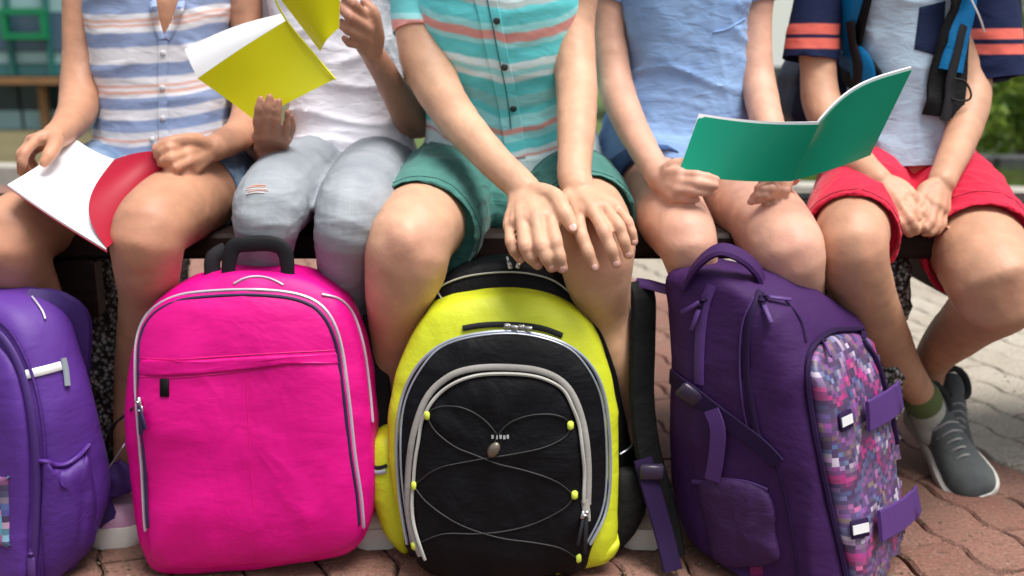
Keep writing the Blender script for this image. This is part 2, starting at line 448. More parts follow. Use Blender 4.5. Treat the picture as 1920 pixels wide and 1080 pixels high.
def paver_mat(name, ca, cb, grime):
    m, t, b, N, L = newmat(name); o = texco(t, 'Object')
    oi = N('ShaderNodeObjectInfo'); ge = N('ShaderNodeNewGeometry')
    base = mix(t, oi.outputs['Random'], ca, cb)
    wp = ge.outputs['Position']
    n1 = noise(t, wp, 11, 6, 0.65, 0.4); n2 = noise(t, wp, 190, 4, 0.75); n3 = noise(t, wp, 55, 4, 0.7)
    c = mix(t, ramp(t, n1, [(0.42, (0, 0, 0)), (0.68, (0.4, 0.4, 0.4))]), base, grime)
    c = mix(t, ramp(t, n2, [(0.36, (0.85, 0.85, 0.85)), (0.49, (0, 0, 0))]), c, hsv(grime, 0.45))
    c = mix(t, ramp(t, n2, [(0.60, (0, 0, 0)), (0.72, (0.6, 0.6, 0.6))]), c, (0.55, 0.48, 0.40))
    c = mix(t, ramp(t, n3, [(0.55, (0, 0, 0)), (0.75, (0.5, 0.5, 0.5))]), c, hsv(ca, 0.65))
    L(c, b.inputs['Base Color']); b.inputs['Roughness'].default_value = 0.88; b.inputs['Specular IOR Level'].default_value = 0.3
    bb = bump(t, n2, 0.7, 0.002); bb = bump(t, n3, 0.5, 0.003, bb); L(bb, b.inputs['Normal']); return m
M['red_paver'] = paver_mat('red paver', (0.205, 0.092, 0.07), (0.28, 0.142, 0.112), (0.17, 0.13, 0.095))
M['grey_paver'] = paver_mat('grey paver', (0.36, 0.325, 0.27), (0.44, 0.405, 0.345), (0.30, 0.25, 0.19))

def sheet(name, pts, z, mat, parent=None):
    mb = MB(); mb.add([(x, y, z) for x, y in pts], [tuple(range(len(pts)))]); return mb.build(name, mat, parent, smooth=False)
struct(sheet('ground', [(-300, -300), (300, -300), (300, 300), (-300, 300)], -0.06, M['earth']))

# kerb line (edge of the paved area), straight and slightly oblique
KA, KB = np.array([2.40, 4.62]), np.array([-2.90, 5.70]); kd = (KA - KB) / np.linalg.norm(KA - KB); kn = np.array([-kd[1], kd[0]])
K0, K1 = KB - kd * 6, KA + kd * 6
bed = sheet('pavement', [(-9, -2.5), (9.5, -2.5), tuple(K1), tuple(K0)], -0.014, M['joint']); struct(bed)
# interlocking wavy pavers
d1 = nrm(np.array([-0.294, 0.956])); d2 = np.array([d1[1], -d1[0]]); ORG = np.array([0.875, 1.64])
LP_, WP_ = 0.20, 0.10
def paver_mesh(name, seed):
    r = np.random.RandomState(seed); g = 0.0021; amp = 0.0062
    def wave(s): return amp * math.sin(4 * math.pi * s)
    xs = [k / 16 for k in range(17)]
    top = [(x * LP_, WP_ + wave(x)) for x in xs]; bot = [(x * LP_, wave(x)) for x in xs]
    lft = [(wave(y) * 0.8, y * WP_) for y in (.25, .5, .75)]
    rgt = [(LP_ + a, b) for a, b in lft]
    O = np.array(bot + rgt + top[::-1] + lft[::-1]); c = np.array([LP_ / 2, WP_ / 2])
    def ins(q, d):
        v = np.array(q) - c; return c + v * np.array([1 - 2 * d / LP_, 1 - 2 * d / WP_])
    n = len(O); V = []
    for d, z in ((g, -0.05), (g, -0.0045), (g + 0.004, 0.0)):
        for q in O:
            p = ins(q, d) + r.uniform(-0.0008, 0.0008, 2); V.append((p[0] - c[0], p[1] - c[1], z + r.uniform(-0.0006, 0.0006)))
    F_ = [(k * n + i, k * n + (i + 1) % n, (k + 1) * n + (i + 1) % n, (k + 1) * n + i) for k in (0, 1) for i in range(n)]
    F_.append(tuple(range(2 * n, 3 * n)))
    return V, F_
def mk(V, F_, name, mat):
    me = bpy.data.meshes.new(name); me.from_pydata(V, [], F_); me.materials.append(mat); shade(me, 35); return me
red_m = [mk(*paver_mesh('paver', s), 'paver', M['red_paver']) for s in range(4)]
gry_m = [mk(*paver_mesh('paver', s), 'paver', M['grey_paver']) for s in range(4)]
ang = math.atan2(d1[1], d1[0]); cand = []
for j in range(-40, 45):
    for i in range(-22, 30):
        p = ORG + d1 * ((i + (0.5 if j % 2 else 0.0)) * LP_ + LP_ / 2) + d2 * (j * WP_ + WP_ / 2)
        if p[1] < 0.9 or np.dot(p - KB, kn) > -0.1: continue
        if abs(p[0]) > 0.56 * p[1] + 0.35: continue
        cand.append((p[1], i, j, p))
cand.sort(key=lambda c_: c_[0])
far_r, far_g = MB(), MB(); n_p = 0
for yy, i, j, p in cand:
    red = j < 0; r_ = random.Random(i * 131 + j)
    dz = r_.uniform(-0.0025, 0.0015); a = ang + r_.uniform(-0.008, 0.008)
    if n_p < 290:
        me = (red_m if red else gry_m)[r_.randrange(4)]
        o = bpy.data.objects.new('paver', me); C.objects.link(o); o.parent = bed
        o.location = (p[0], p[1], dz); o.rotation_euler = (r_.uniform(-.006, .006), r_.uniform(-.006, .006), a); n_p += 1
    else:
        V, F_ = paver_mesh('p', r_.randrange(4)); ca, sa = math.cos(a), math.sin(a)
        (far_r if red else far_g).add([(p[0] + x * ca - y * sa, p[1] + x * sa + y * ca, z + dz) for x, y, z in V], F_)
for mb_, m_ in ((far_r, M['red_paver']), (far_g, M['grey_paver'])):
    if mb_.v:
        o = mb_.build('distant_pavers', m_, bed, angle=35); o['kind'] = 'stuff'
# weeds and grit in the joints
mb = MB()
for k in range(2600):
    x = rng.uniform(-0.9, 1.3); y = rng.uniform(1.15, 2.2)
    if vnoise(np.array([[x * 6, y * 6, 3.0]]))[0] < 0.1: continue
    r = rng.uniform(0.0008, 0.0028); mb.ball((x, y, 0.001), (r * rng.uniform(.7, 1.6), r, r * .6), 5, 3)
o = mb.build('grit', plain('grit', (0.16, 0.13, 0.08), 0.9, var=0.6, scale=25)); o['kind'] = 'stuff'; tag(o, 'loose grit and crumbs scattered over the red paving in front of the bench', 'grit')

M['kerb'] = ground_mat('kerb concrete', (0.42, 0.40, 0.36), (0.52, 0.50, 0.45), 8, 0.4)
kt = thing('kerb', 'pale concrete kerb edging the paving below the lawn and hedge', 'kerb', (KA[0], KA[1], 0)); nseg = 13
for k in range(nseg):
    c = K0 + kd * ((k + 0.5) * np.linalg.norm(K1 - K0) / nseg) + kn * 0.06
    mb = MB().box((c[0], c[1], 0.02), (np.linalg.norm(K1 - K0) / nseg - 0.008, 0.12, 0.17), ((kd[0], kd[1], 0), (kn[0], kn[1], 0), (0, 0, 1)), 0.012)
    mb.build('kerbstone', M['kerb'], kt, angle=30)
a0, a1 = K0 + kn * 0.125, K1 + kn * 0.125
lawn = sheet('lawn', [(a0 + (a1 - a0) * .42)[:2].tolist(), tuple(a1), (60, 80), (0, 80)], 0.055, M['lawn']); struct(lawn)
M['olive'] = ground_mat('bare olive soil', (0.10, 0.085, 0.035), (0.15, 0.13, 0.06), 2.0); verge = sheet('dirt_ground', [tuple(a0), (a0 + (a1 - a0) * .42).tolist(), (0, 80), (-60, 80)], 0.055, M['olive']); struct(verge)

def leaf_mat(name, c1, c2, c3, sc=3.0):
    m, t, b, N, L = newmat(name); o = texco(t); 
    a = attr(t); sp = N('ShaderNodeSeparateXYZ'); L(a.outputs['Vector'], sp.inputs[0])
    col = mix(t, sp.outputs['X'], c1, c2); col = mix(t, ramp(t, noise(t, o, sc, 3, 0.5), [(0.45, (0, 0, 0)), (0.6, (1, 1, 1))]), col, c3)
    L(col, b.inputs['Base Color']); b.inputs['Roughness'].default_value = 0.5; b.inputs['Specular IOR Level'].default_value = 0.35
    b.inputs['Subsurface Weight'].default_value = 0; 
    tr = N('ShaderNodeBsdfTranslucent'); L(col, tr.inputs[0]); ms = N('ShaderNodeMixShader'); ms.inputs[0].default_value = 0.35
    L(b.outputs[0], ms.inputs[1]); L(tr.outputs[0], ms.inputs[2]); L(ms.outputs[0], t.nodes['Material Output'].inputs[0]); return m
M['leaf'] = leaf_mat('hedge leaves', (0.17, 0.28, 0.04), (0.34, 0.44, 0.07), (0.09, 0.18, 0.03))
M['leaf2'] = leaf_mat('tree leaves', (0.04, 0.08, 0.015), (0.09, 0.14, 0.03), (0.03, 0.06, 0.012))
M['grassb'] = leaf_mat('grass blades', (0.08, 0.16, 0.02), (0.14, 0.24, 0.04), (0.16, 0.17, 0.06), 1.2)
def leaves(cens, n, size, seed, mb=None):
    r = np.random.RandomState(seed); mb = mb or MB()
    for k in range(n):
        c, rad = cens[r.randint(len(cens))]; v = nrm(r.normal(size=3)); q = np.array(c) + v * np.array(rad) * r.uniform(0.55, 1.05)
        a = nrm(r.normal(size=3) + np.array([0, 0, .2])); b_ = nrm(np.cross(a, r.normal(size=3))); nn = np.cross(a, b_); s_ = size * r.uniform(.6, 1.4); tc = (r.rand(), r.rand(), 0)
        mb.add([q - a * s_, q - b_ * s_ * .42 + nn * s_ * .12, q + a * s_, q + b_ * s_ * .42 + nn * s_ * .12], [(0, 1, 2, 3)], [tc] * 4)
    return mb
# hedge bushes behind the right-hand boy
for bi, (px, Y, wd, ht, lab) in enumerate(((1925, 6.3, 0.62, 1.05, 'bright green bush beyond the kerb, just past the elbow of the boy in red shorts'),
                                            (2210, 6.2, 0.6, 1.1, 'bright green bush beyond the kerb, outermost on the side of the boy in red shorts'))):
    c = P(px, 300, Y); r = np.random.RandomState(bi + 3)
    b_ = thing('bush', lab, 'bush', (c[0], Y, 0.05), 'bushes along the far edge of the paving')
    cens = [((c[0] + r.uniform(-.75, .75) * wd, Y + r.uniform(-.35, .35), r.uniform(0.2, 1) * ht), (r.uniform(.12, .24),) * 3) for _ in range(26)]
    fo = leaves(cens, 7500, 0.030, bi).build('foliage', M['leaf'], b_, fix=False, smooth=False)
    st = MB()
    for k in range(7):
        q = cens[k * 3][0]; st.tube([(c[0] + k * .02 - .07, Y, 0.03, .014), ((c[0] + q[0]) / 2, (Y + q[1]) / 2, q[2] * .5, .010), (q[0], q[1], q[2], .004)], 6, 0.08)
    st.build('stem', plain('bark', (0.09, 0.06, 0.04), 0.9), b_)
mb = MB(); r = np.random.RandomState(5)
for k in range(9000):
    s_ = r.rand(); side = True
    q = (KA + kd * r.uniform(-1.4, 1.0)) if side else (KB + kd * r.uniform(-1.2, 0.9))
    q = q + kn * r.uniform(0.14, 1.2); h = r.uniform(.03, .09); dx, dy = r.uniform(-.03, .03, 2); a = r.uniform(0, 6.28); wx, wy = .003 * math.cos(a), .003 * math.sin(a); tc = (r.rand(), 0, 0)
    mb.add([(q[0] - wx, q[1] - wy, .05), (q[0] + wx, q[1] + wy, .05), (q[0] + dx, q[1] + dy, .05 + h)], [(0, 1, 2)], [tc] * 3)
o = mb.build('grass', M['grassb'], None, smooth=False, fix=False); o['kind'] = 'stuff'; tag(o, 'short green grass growing behind the concrete kerb', 'grass')
# low dark edging wall before the bushes
M['dstone'] = ground_mat('dark stone', (0.06, 0.065, 0.07), (0.11, 0.11, 0.115), 12, 0.8)
mb = MB(); t_ = thing('edging_wall', 'low dark stone edging between the grass strip and the green bushes', 'low wall', (3, 5.75, .05))
for k in range(7):
    x = 1.7 + k * 0.42; MB().box((x, 5.72 - .2 * (x - 2.6) * 0.3, 0.10), (0.405, 0.12, 0.12), None, 0.012).build('stone', M['dstone'], t_, angle=30)
# tree at the far right
tp = P(1985, 100, 6.9); tr = thing('tree', 'brown tree trunk behind the bushes at the outer shoulder of the boy in red shorts', 'tree', (tp[0], 6.9, .05))
m, t, b, N, L = newmat('tree bark'); o_ = texco(t); nn_ = noise(t, mapping(t, o_, (1, 1, .25)), 34, 5, .65)
L(ramp(t, nn_, [(.35, (.05, .028, .018)), (.65, (.16, .09, .055))]), b.inputs['Base Color']); b.inputs['Roughness'].default_value = .9; L(bump(t, nn_, .8, .02), b.inputs['Normal']); M['bark'] = m
mb = MB().tube([(tp[0], 6.9, 0, .2), (tp[0] - .02, 6.9, .4, .16), (tp[0] + .02, 6.92, 1.4, .13), (tp[0] - .05, 6.95, 2.6, .10)], 14, .05)
for k in range(6):
    a = k * 1.05; mb.tube([(tp[0] - .03, 6.93, 2.0 + .1 * k, .05), (tp[0] + .5 * math.cos(a), 6.93 + .5 * math.sin(a), 2.7 + .1 * k, .03), (tp[0] + 1.1 * math.cos(a), 6.93 + 1.1 * math.sin(a), 3.2 + .12 * k, .01)], 7, .1)
mb.build('trunk', M['bark'], tr)
r = np.random.RandomState(9); cens = [((tp[0] + r.uniform(-1, 1.3), 6.93 + r.uniform(-1, 1.2), r.uniform(2.6, 4.1)), (r.uniform(.3, .5),) * 3) for _ in range(20)]
leaves(cens, 6000, .05, 4).build('crown', M['leaf2'], tr, fix=False, smooth=False)

# ---- glazed building behind the left-hand girl
def gl(name, c, rough=0.12):
    m, t, b, N, L = newmat(name); o = texco(t); L(mix(t, noise(t, mapping(t, o, (.8, .8, 3)), 1.4, 3), hsv(c, .75), hsv(c, 1.25)), b.inputs['Base Color'])
    b.inputs['Roughness'].default_value = rough; b.inputs['Specular IOR Level'].default_value = .6; return m
M['gl_cyan'] = gl('pale cyan glass', (0.30, 0.50, 0.52)); M['gl_slate'] = gl('slate glass', (0.055, 0.11, 0.17), .3); M['gl_teal'] = gl('teal glass', (0.04, 0.17, 0.19), .3)
M['gl_dark'] = gl('dark glass', (0.012, 0.035, 0.04), .3); M['green'] = plain('green paint', (0.0, 0.20, 0.075), .4); M['grn2'] = plain('dark green mullion', (0.02, 0.14, 0.13), .4)
M['beam'] = plain('orange timber', (0.24, 0.125, 0.05), .7, var=.3, scale=8); M['cwall'] = plain('dark render', (0.035, 0.04, 0.035), .9)
YB = 9.3; zz = lambda py: float(P(60, py, YB)[2]); xx = lambda px: float(P(px, 100, YB)[0])
gb = thing('glass_building', 'teal and green glazed building far behind the girl with the red notebook', 'building', (xx(60), YB, zz(250)))
MB().box(((xx(-900) + xx(330)) / 2, YB + 1.2, 2.0), (xx(330) - xx(-900) - .02, 2.2, 5.0)).build('wall', M['cwall'], gb, smooth=False)
rows = [(-560, -420, 'gl_slate', .0), (-418, -300, 'gl_cyan', .02), (-298, -210, 'gl_slate', .0), (-208, -100, 'gl_cyan', .02), (-98, -50, 'gl_slate', 0), (-48, 22, 'gl_cyan', .02), (24, 95, 'gl_slate', .0), (97, 119, 'gl_cyan', .02), (121, 142, 'gl_teal', .0), (160, 206, 'gl_dark', .03), (208, 247, 'gl_cyan', .05)]
for k in range(16):
    x0, x1 = xx(-855 + 73 * k), xx(-855 + 73 * (k + 1))
    for (ya, yb, mt, dp) in rows:
        MB().box(((x0 + x1) / 2, YB + .05 + dp, (zz(ya) + zz(yb)) / 2), (x1 - x0 - .03, .04, zz(ya) - zz(yb))).build('pane', M[mt], gb, smooth=False)
    MB().box((x0, YB + .01, (zz(-560) + zz(142)) / 2), (.032, .08, zz(-560) - zz(142))).build('mullion', M['grn2'], gb, smooth=False)
    if k % 2 == 0:
        f = MB(); xa, xb = x0, x1; za, zb = zz(22), zz(68)
        f.box(((xa + xb) / 2, YB - .06, za), (xb - xa + .05, .06, .055)); f.box(((xa + xb) / 2, YB - .06, zb), (xb - xa + .05, .06, .055))
        f.box((xa, YB - .06, (za + zb) / 2), (.05, .055, za - zb - .06)); f.box((xb, YB - .06, (za + zb) / 2), (.05, .055, za - zb - .06))
        f.build('window_frame', M['green'], gb, smooth=False)
        MB().box((xx(-855 + 73 * k + 55), YB - .03, (zz(162) + zz(252)) / 2), (.07, .07, zz(162) - zz(252))).build('post', M['beam'], gb, smooth=False)
MB().box(((xx(-900) + xx(330)) / 2, YB - .1, zz(151)), (xx(330) - xx(-900), .2, zz(145) - zz(158))).build('beam', M['beam'], gb, smooth=False)
# ---- white building seen between the two boys on the right
M['wht'] = plain('white render', (0.92, 0.92, 0.91), .8, var=.03); M['dkg'] = plain('dark green grey rail', (0.05, 0.075, 0.065), .6); M['brn'] = plain('brown plinth', (0.17, 0.13, 0.08), .9)
YW = 10.5; zw = lambda py: float(P(1470, py, YW)[2]); xw = lambda px: float(P(px, 100, YW)[0])
wb = thing('white_building', 'white rendered building with a dark band, glimpsed beside the navy sleeve', 'building', (xw(1480), YW, zw(210)))
MB().box(((xw(1180) + xw(1720)) / 2, YW + 1, (zw(190) + 6) / 2), (xw(1720) - xw(1180), 2, 6 - zw(190))).build('wall', M['wht'], wb, smooth=False)
MB().box(((xw(1180) + xw(1720)) / 2, YW - .03, zw(137)), (xw(1720) - xw(1180), .1, zw(125) - zw(149))).build('rail', M['dkg'], wb, smooth=False)
MB().box(((xw(1180) + xw(1720)) / 2, YW + .97, (zw(190) + zw(250)) / 2 - .001), (xw(1720) - xw(1180) + .04, 2.06, zw(190) - zw(250))).build('plinth', M['brn'], wb, smooth=False)

# ---- bench
m, t, b, N, L = newmat('dark varnished wood'); o_ = texco(t); nn_ = noise(t, mapping(t, o_, (.6, 14, 14)), 6, 5, .6, .5)
L(ramp(t, nn_, [(.3, (.008, .005, .005)), (.6, (.022, .011, .009)), (.8, (.05, .028, .022))]), b.inputs['Base Color']); b.inputs['Roughness'].default_value = .6; b.inputs['Specular IOR Level'].default_value = .2; L(bump(t, nn_, .3, .002), b.inputs['Normal']); M['bwood'] = m
m, t, b, N, L = newmat('exposed aggregate concrete'); o_ = texco(t); vo = N('ShaderNodeTexVoronoi'); L(o_, vo.inputs[0]); vo.inputs['Scale'].default_value = 150
L(mix(t, ramp(t, vo.outputs['Distance'], [(.25, (1, 1, 1)), (.6, (0, 0, 0))]), (.03, .03, .028), vo.outputs['Color']), b.inputs['Base Color'])
hs_ = N('ShaderNodeHueSaturation'); hs_.inputs['Saturation'].default_value = .12; hs_.inputs['Value'].default_value = .62; L(vo.outputs['Color'], hs_.inputs['Color'])
L(mix(t, ramp(t, vo.outputs['Distance'], [(.25, (1, 1, 1)), (.6, (0, 0, 0))]), (.02, .02, .018), hs_.outputs[0]), b.inputs['Base Color']); b.inputs['Roughness'].default_value = .7
L(bump(t, vo.outputs['Distance'], -1.0, .006), b.inputs['Normal']); M['aggr'] = m
SEAT = float(P(400, 438, 1.45)[2])
bench = thing('park_bench', 'long dark wooden slatted bench on pebbled concrete supports', 'bench', (0, 1.65, 0))
SL = [(1.485, .082), (1.58, .088), (1.675, .088), (1.77, .088), (1.865, .088)]
for y, wd in SL: MB().box((0.15, y, SEAT - .019), (3.9, wd, .038), None, .006).build('slat', M['bwood'], bench, angle=30)
def support(cx):
    mb = MB(); hx, hy, z1 = .067, .2, SEAT - .04
    mb.box((cx, 1.68, z1 / 2), (2 * hx, 2 * hy, z1), None, .02)
    me = remesh(mb, .007, 3); displace(me, lambda a, n: .007 * vnoise(a * 62) + .004 * vnoise(a * 120)); return link('support', me, M['aggr'], bench)
for px in (158, 1604): support(float(P(px, 560, 1.55)[0]))
support(1.75); support(-1.75)
bx = float(P(178, 530, 1.52)[0]); MB().box((bx, 1.458, SEAT - .038 - .045), (.068, .035, .088), None, .004).build('bracket', M['bwood'], bench, angle=30)
bx = float(P(1795, 530, 1.62)[0]); MB().box((bx, 1.66, SEAT - .038 - .05), (.03, .3, .1), None, .004).build('bracket', M['bwood'], bench, angle=30)
# ================================================================== THE CHILDREN
def ch(rows):
    out = []
    for r_ in rows:
        p = P(r_[0], r_[1], r_[2]); m = PXM(r_[0], r_[1], r_[2]) * r_[3]
        out.append([p[0], p[1], p[2], m, m * (r_[4] if len(r_) > 4 else 1)])
    return out
def proj(a):
    a = np.atleast_2d(a) - np.array([0, 0, CAM_H]); t = a[:, 1] * CP - a[:, 2] * SP
    return np.stack([960 + FPX * a[:, 0] / t, 540 - FPX * (a[:, 1] * SP + a[:, 2] * CP) / t], 1)
def hand(mb, wrist, fingers, thumb, rf=0.0080, nails=None, view=True):
    rf = rf if rf else .008
    """fingers: index..little, each a list of (px,py,Y) from knuckle to tip; thumb likewise"""
    W = np.array(ch([wrist])[0]); wr = W[3]
    mcp = [P(*f[0]) for f in fingers]
    across = nrm(mcp[0] - mcp[-1]); cen = np.mean(mcp, axis=0); D = nrm(cen - W[:3]); back = nrm(np.cross(D, across))
    sc = [1.0, 1.03, 0.98, 0.86]
    tm = [(mcp[i] * (1 - f) + mcp[i + 1] * f, .0094) for i in range(3) for f in (0.5,)] + [(mcp[i], .0100 * (.75 + .25 * sc[i])) for i in range(4)]
    for q, r in tm:
        off = across * np.dot(q - cen, across) * 0.42
        s0 = W[:3] + off * 0.8 - D * 0.004
        mb.tube([list(s0) + [wr * .62, wr * .62], list(s0 * .5 + q * .5 + back * .001) + [r * 1.12, r * 1.12], list(q) + [r, r]], 10, .006)
    for i, f in enumerate(fingers):
        J = [P(*q) for q in f]; r = rf * sc[i]; n = len(J)
        prof = [1.0, 1.03, .93, .80] if n == 4 else [1.02, 1.0, .80]
        rows = [list(J[k]) + [r * prof[k]] * 2 for k in range(n)]
        # straight phalanges with slightly thicker joints
        full = []
        for k in range(n - 1):
            a, b = np.array(rows[k]), np.array(rows[k + 1]); full.append(a); mid = (a + b) / 2; mid[3:] *= 0.93; full.append(mid)
        full.append(np.array(rows[-1])); mb.tube(full, 10, .004, ref=tuple(across))
        if nails is not None: nails.append((J[-1], nrm(J[-1] - J[-2]), r * .80))
    J = [P(*q) for q in thumb]; r = rf * 1.12
    b0 = W[:3] + nrm(J[0] - W[:3]) * wr * .4
    mb.tube([list(b0) + [wr * .6] * 2, list((b0 + J[0]) / 2) + [r * 1.55] * 2, list(J[0]) + [r * 1.25] * 2] + [list(q) + [r * s_] * 2 for q, s_ in zip(J[1:], ([1.1, .85] if len(J) == 3 else [.9]))], 10, .005)
    if nails is not None: nails.append((J[-1], nrm(J[-1] - J[-2]), r * .85))
    return back
def flush(me, spots):
    a = co(me); f = np.zeros(len(a))
    for p, r in spots:
        d = np.linalg.norm(a - np.array(p), axis=1); f = np.maximum(f, np.exp(-(d / r) ** 2))
    f *= 0.75 + 0.5 * vnoise(a * 45)
    at = me.attributes.new('flush', 'FLOAT', 'POINT'); at.data.foreach_set('value', np.clip(f, 0, 1).astype(np.float32))
def head(mb, px, py, Y):
    c = P(px, py, Y)
    mb.ball(c, (.066, .082, .085), 20, 14); mb.ball(c + (0, -.022, -.045), (.050, .055, .055), 16, 10)
    mb.tube([(c[0], c[1] + .015, c[2] - .17, .045, .042), (c[0], c[1] + .005, c[2] - .1, .038, .038), (c[0], c[1], c[2] - .04, .037, .04)], 14, .02)
    mb.tube([(c[0], c[1] - .078, c[2] + .005, .006, .006), (c[0], c[1] - .094, c[2] - .024, .010, .009)], 8, .01)
    for s_ in (-1, 1): mb.ball(c + (s_ * .066, .008, -.01), (.007, .016, .026), 8, 6)
    mb.ball(c + (0, -.074, -.052), (.019, .009, .006), 10, 6)
    return c
def face(c, root, hair):
    for s_ in (-1, 1):
        MB().ball(c + (s_ * .027, -.072, .004), (.010, .007, .007), 10, 8).build('eye', M['eye'], root)
    mb = MB().ball(c + (0, .014, .018), (.073, .086, .086), 24, 16); me = mb.mesh('hair')
    bm = bmesh.new(); bm.from_mesh(me); bm.normal_update()
    bmesh.ops.delete(bm, geom=[v for v in bm.verts if v.co.y < c[1] - .035 and v.co.z < c[2] + .045 or v.co.z < c[2] - .05], context='VERTS'); bm.to_mesh(me); bm.free()
    displace(me, lambda a, n: .004 * vnoise(a * np.array([120, 120, 20]))); link('hair', me, hair, root)
    if hair_long.get(root.name): pass
hair_long = {}
def folds(a, amp, sc=(7, 7, 26), seed=0, warp=1.2, dirv=None):
    q = a * np.array(sc) + seed * 13.7
    wq = vnoise(a * 5 + seed) * warp; q = q + np.stack([wq, wq, wq], 1)
    return amp * (ridged(q) - .35) + amp * .5 * (ridged(q * 1.9 + 5) - .35)
def torso_mesh(rows, amp, seed, n=150, power=2.5, foldsc=(7, 7, 26)):
    """rows from neck to hem: (px,py,half width px,Y,half depth m)"""
    c = []
    for px, py, hw, Y, hd in rows:
        p = P(px, py, Y); c.append([p[0], p[1], p[2], PXM(px, py, Y) * hw, hd])
    mb = MB().tube(c, n, .004, ref=(0, 1, 0), cap='hem', cap0='round', power=power)
    me = mb.mesh('shirt'); bm = bmesh.new(); bm.from_mesh(me); bmesh.ops.recalc_face_normals(bm, faces=bm.faces); bm.to_mesh(me); bm.free(); me.update()
    displace(me, lambda a, n_: folds(a, amp, foldsc, seed)); return me, c
def pants_mesh(legs, pelvis, crotch=None, extra=.006, voxel=.0033, amp=.003, seed=0, sc=(22, 22, 22), kneef=None):
    mb = MB()
    for lg in legs:
        q = ch(lg); mb.tube(q, 22, .008, ref=(1, .05, .02), cap='hem')
    if crotch: mb.tube(ch(crotch), 22, .01, ref=(1, .05, .02))
    mb.tube(ch(pelvis), 26, .01, ref=(0, 1, 0), power=2.6)
    me = remesh(mb, voxel, 6); displace(me, lambda a, n: folds(a, amp, sc, seed) + (kneef(a) if kneef else 0)); return me

def hem_stitch(me, leg, parent, mat, d=.014, r=.0007):
    q = ch(leg); e, p = np.array(q[-1][:3]), np.array(q[-2][:3]); ax = nrm(e - p); c = e - ax * d; u = nrm(np.cross(ax, (0, .2, 1))); v = np.cross(ax, u); tr_ = bvh(me); pts = []
    for th in np.linspace(0, 2 * math.pi, 61):
        w_ = c + (u * math.cos(th) + v * math.sin(th)) * q[-1][3]; loc, n_, i_, ds_ = tr_.find_nearest(Vector(w_)); n_ = np.array(n_); o_ = nrm(w_ - c); n_ = n_ if np.dot(n_, o_) > 0 else -n_
        pts.append(list(np.array(loc) + n_ * r * .6) + [r, r])
    return MB().tube(pts, 6, .006, ref=tuple(ax)).build('hem_stitching', mat, parent)
def shoe(root, heel, toe, up, mat_u, mat_s, L=None, laces=None, collar=None, wk=1.0):
    heel, toe = np.array(heel), np.array(toe); f = nrm(toe - heel); L = L or np.linalg.norm(toe - heel); u = nrm(np.array(up) - f * np.dot(up, f)); s_ = np.cross(u, f)
    def T(x, y, z): return heel + f * x * L + s_ * y + u * z
    t = thing_part('shoe', root)
    wd = [(0, .012), (.03, .022), (.12, .029), (.3, .027), (.5, .030), (.7, .037), (.85, .038), (.95, .031), (1.0, .016)]; wd = [(a_, b_ * wk) for a_, b_ in wd]
    ws = cr([(a, b, 0) for a, b in wd], per=4); V = []
    for z, k in ((0, .97), (.003, 1.07), (.014, 1.11), (.027, 1.09), (.032, .9)):
        V.append([T(a, b * k, z) for a, b, _ in ws] + [T(a, -b * k, z) for a, b, _ in ws[::-1]])
    mb = MB(); n = len(V[0]); mb.grid(np.array(V), None, wrap=True); mb.f.append(tuple(range(n))[::-1]); mb.f.append(tuple(range(4 * n, 5 * n))); mb.mi += [0, 0]
    mb.build('sole', mat_s, t)
    hts = [(0.015, .045), (.06, .072), (.2, .078), (.36, .070), (.5, .056), (.68, .042), (.84, .040), (.94, .033), (.985, .020)]
    up_ = MB(); A = cr([(a, b, 0) for a, b in hts], per=4); G_ = []
    for a, hgt, _ in A:
        w_ = np.interp(a, ws[:, 0], ws[:, 1]) * .97; row = []
        for th in np.linspace(-math.pi / 2, math.pi / 2, 19):
            row.append(T(a, math.sin(th) * w_ * (1 if abs(th) > .9 else 1), .018 + (hgt) * max(0, math.cos(th)) ** .75))
        G_.append(row)
    up_.grid(np.array(G_)); o0 = 0; up_.f.append(tuple(range(18, -1, -1))); up_.mi.append(0); e = (len(G_) - 1) * 19; up_.f.append(tuple(range(e, e + 19))); up_.mi.append(0)
    me = up_.mesh('upper'); displace(me, lambda a, n_: .0009 * vnoise(a * 90)); link('upper', me, mat_u, t)
    c = MB(); cr_ = []
    for th in np.linspace(0, 2 * math.pi, 17)[:-1]: cr_.append(T(.19 + .15 * math.cos(th), .025 * math.sin(th), .084 + .004 * math.cos(2 * th) - .008 * math.cos(th)))
    cr_.append(cr_[0]); c.tube([list(q) + [.0065, .0065] for q in cr_], 8, .01, ref=tuple(u)); c.build('collar', M['shoe_lining'], t)
    if laces is not None:
        for k in range(5):
            x = .42 + k * .065; hgt = np.interp(x, A[:, 0], A[:, 1]) + .018
            MB().tube([list(T(x, -.019 * wk, hgt - .013)) + [.0022] * 2, list(T(x + .01, 0, hgt + .003)) + [.0022] * 2, list(T(x, .019 * wk, hgt - .013)) + [.0022] * 2], 6, .006, ref=tuple(f)).build('lace', laces, t)
    return t, T
def thing_part(name, root):
    o = bpy.data.objects.new(name, None); C.objects.link(o); o.empty_display_size = .03; o.parent = root
    o.matrix_parent_inverse = Matrix.Translation(-Vector(BASE[root.name])); return o

M['white_rubber'] = plain('white rubber', (.68, .67, .62), .6, var=.15, scale=30)
M['shoe_lining'] = plain('dark lining', (.02, .02, .022), .9)
M['shoe_grey'] = cloth('grey canvas', (.075, .085, .09), (.12, .135, .135), 700, .3)
M['shoe_white'] = cloth('white leather', (.66, .65, .60), None, 500, .2, .6)
M['shoe_pink'] = cloth('pink violet canvas', (.42, .12, .30), (.5, .3, .45), 700, .3)
M['shoe_beige'] = cloth('beige canvas', (.36, .32, .26), None, 700, .3)
M['lace'] = plain('grey lace', (.30, .31, .31), .9)

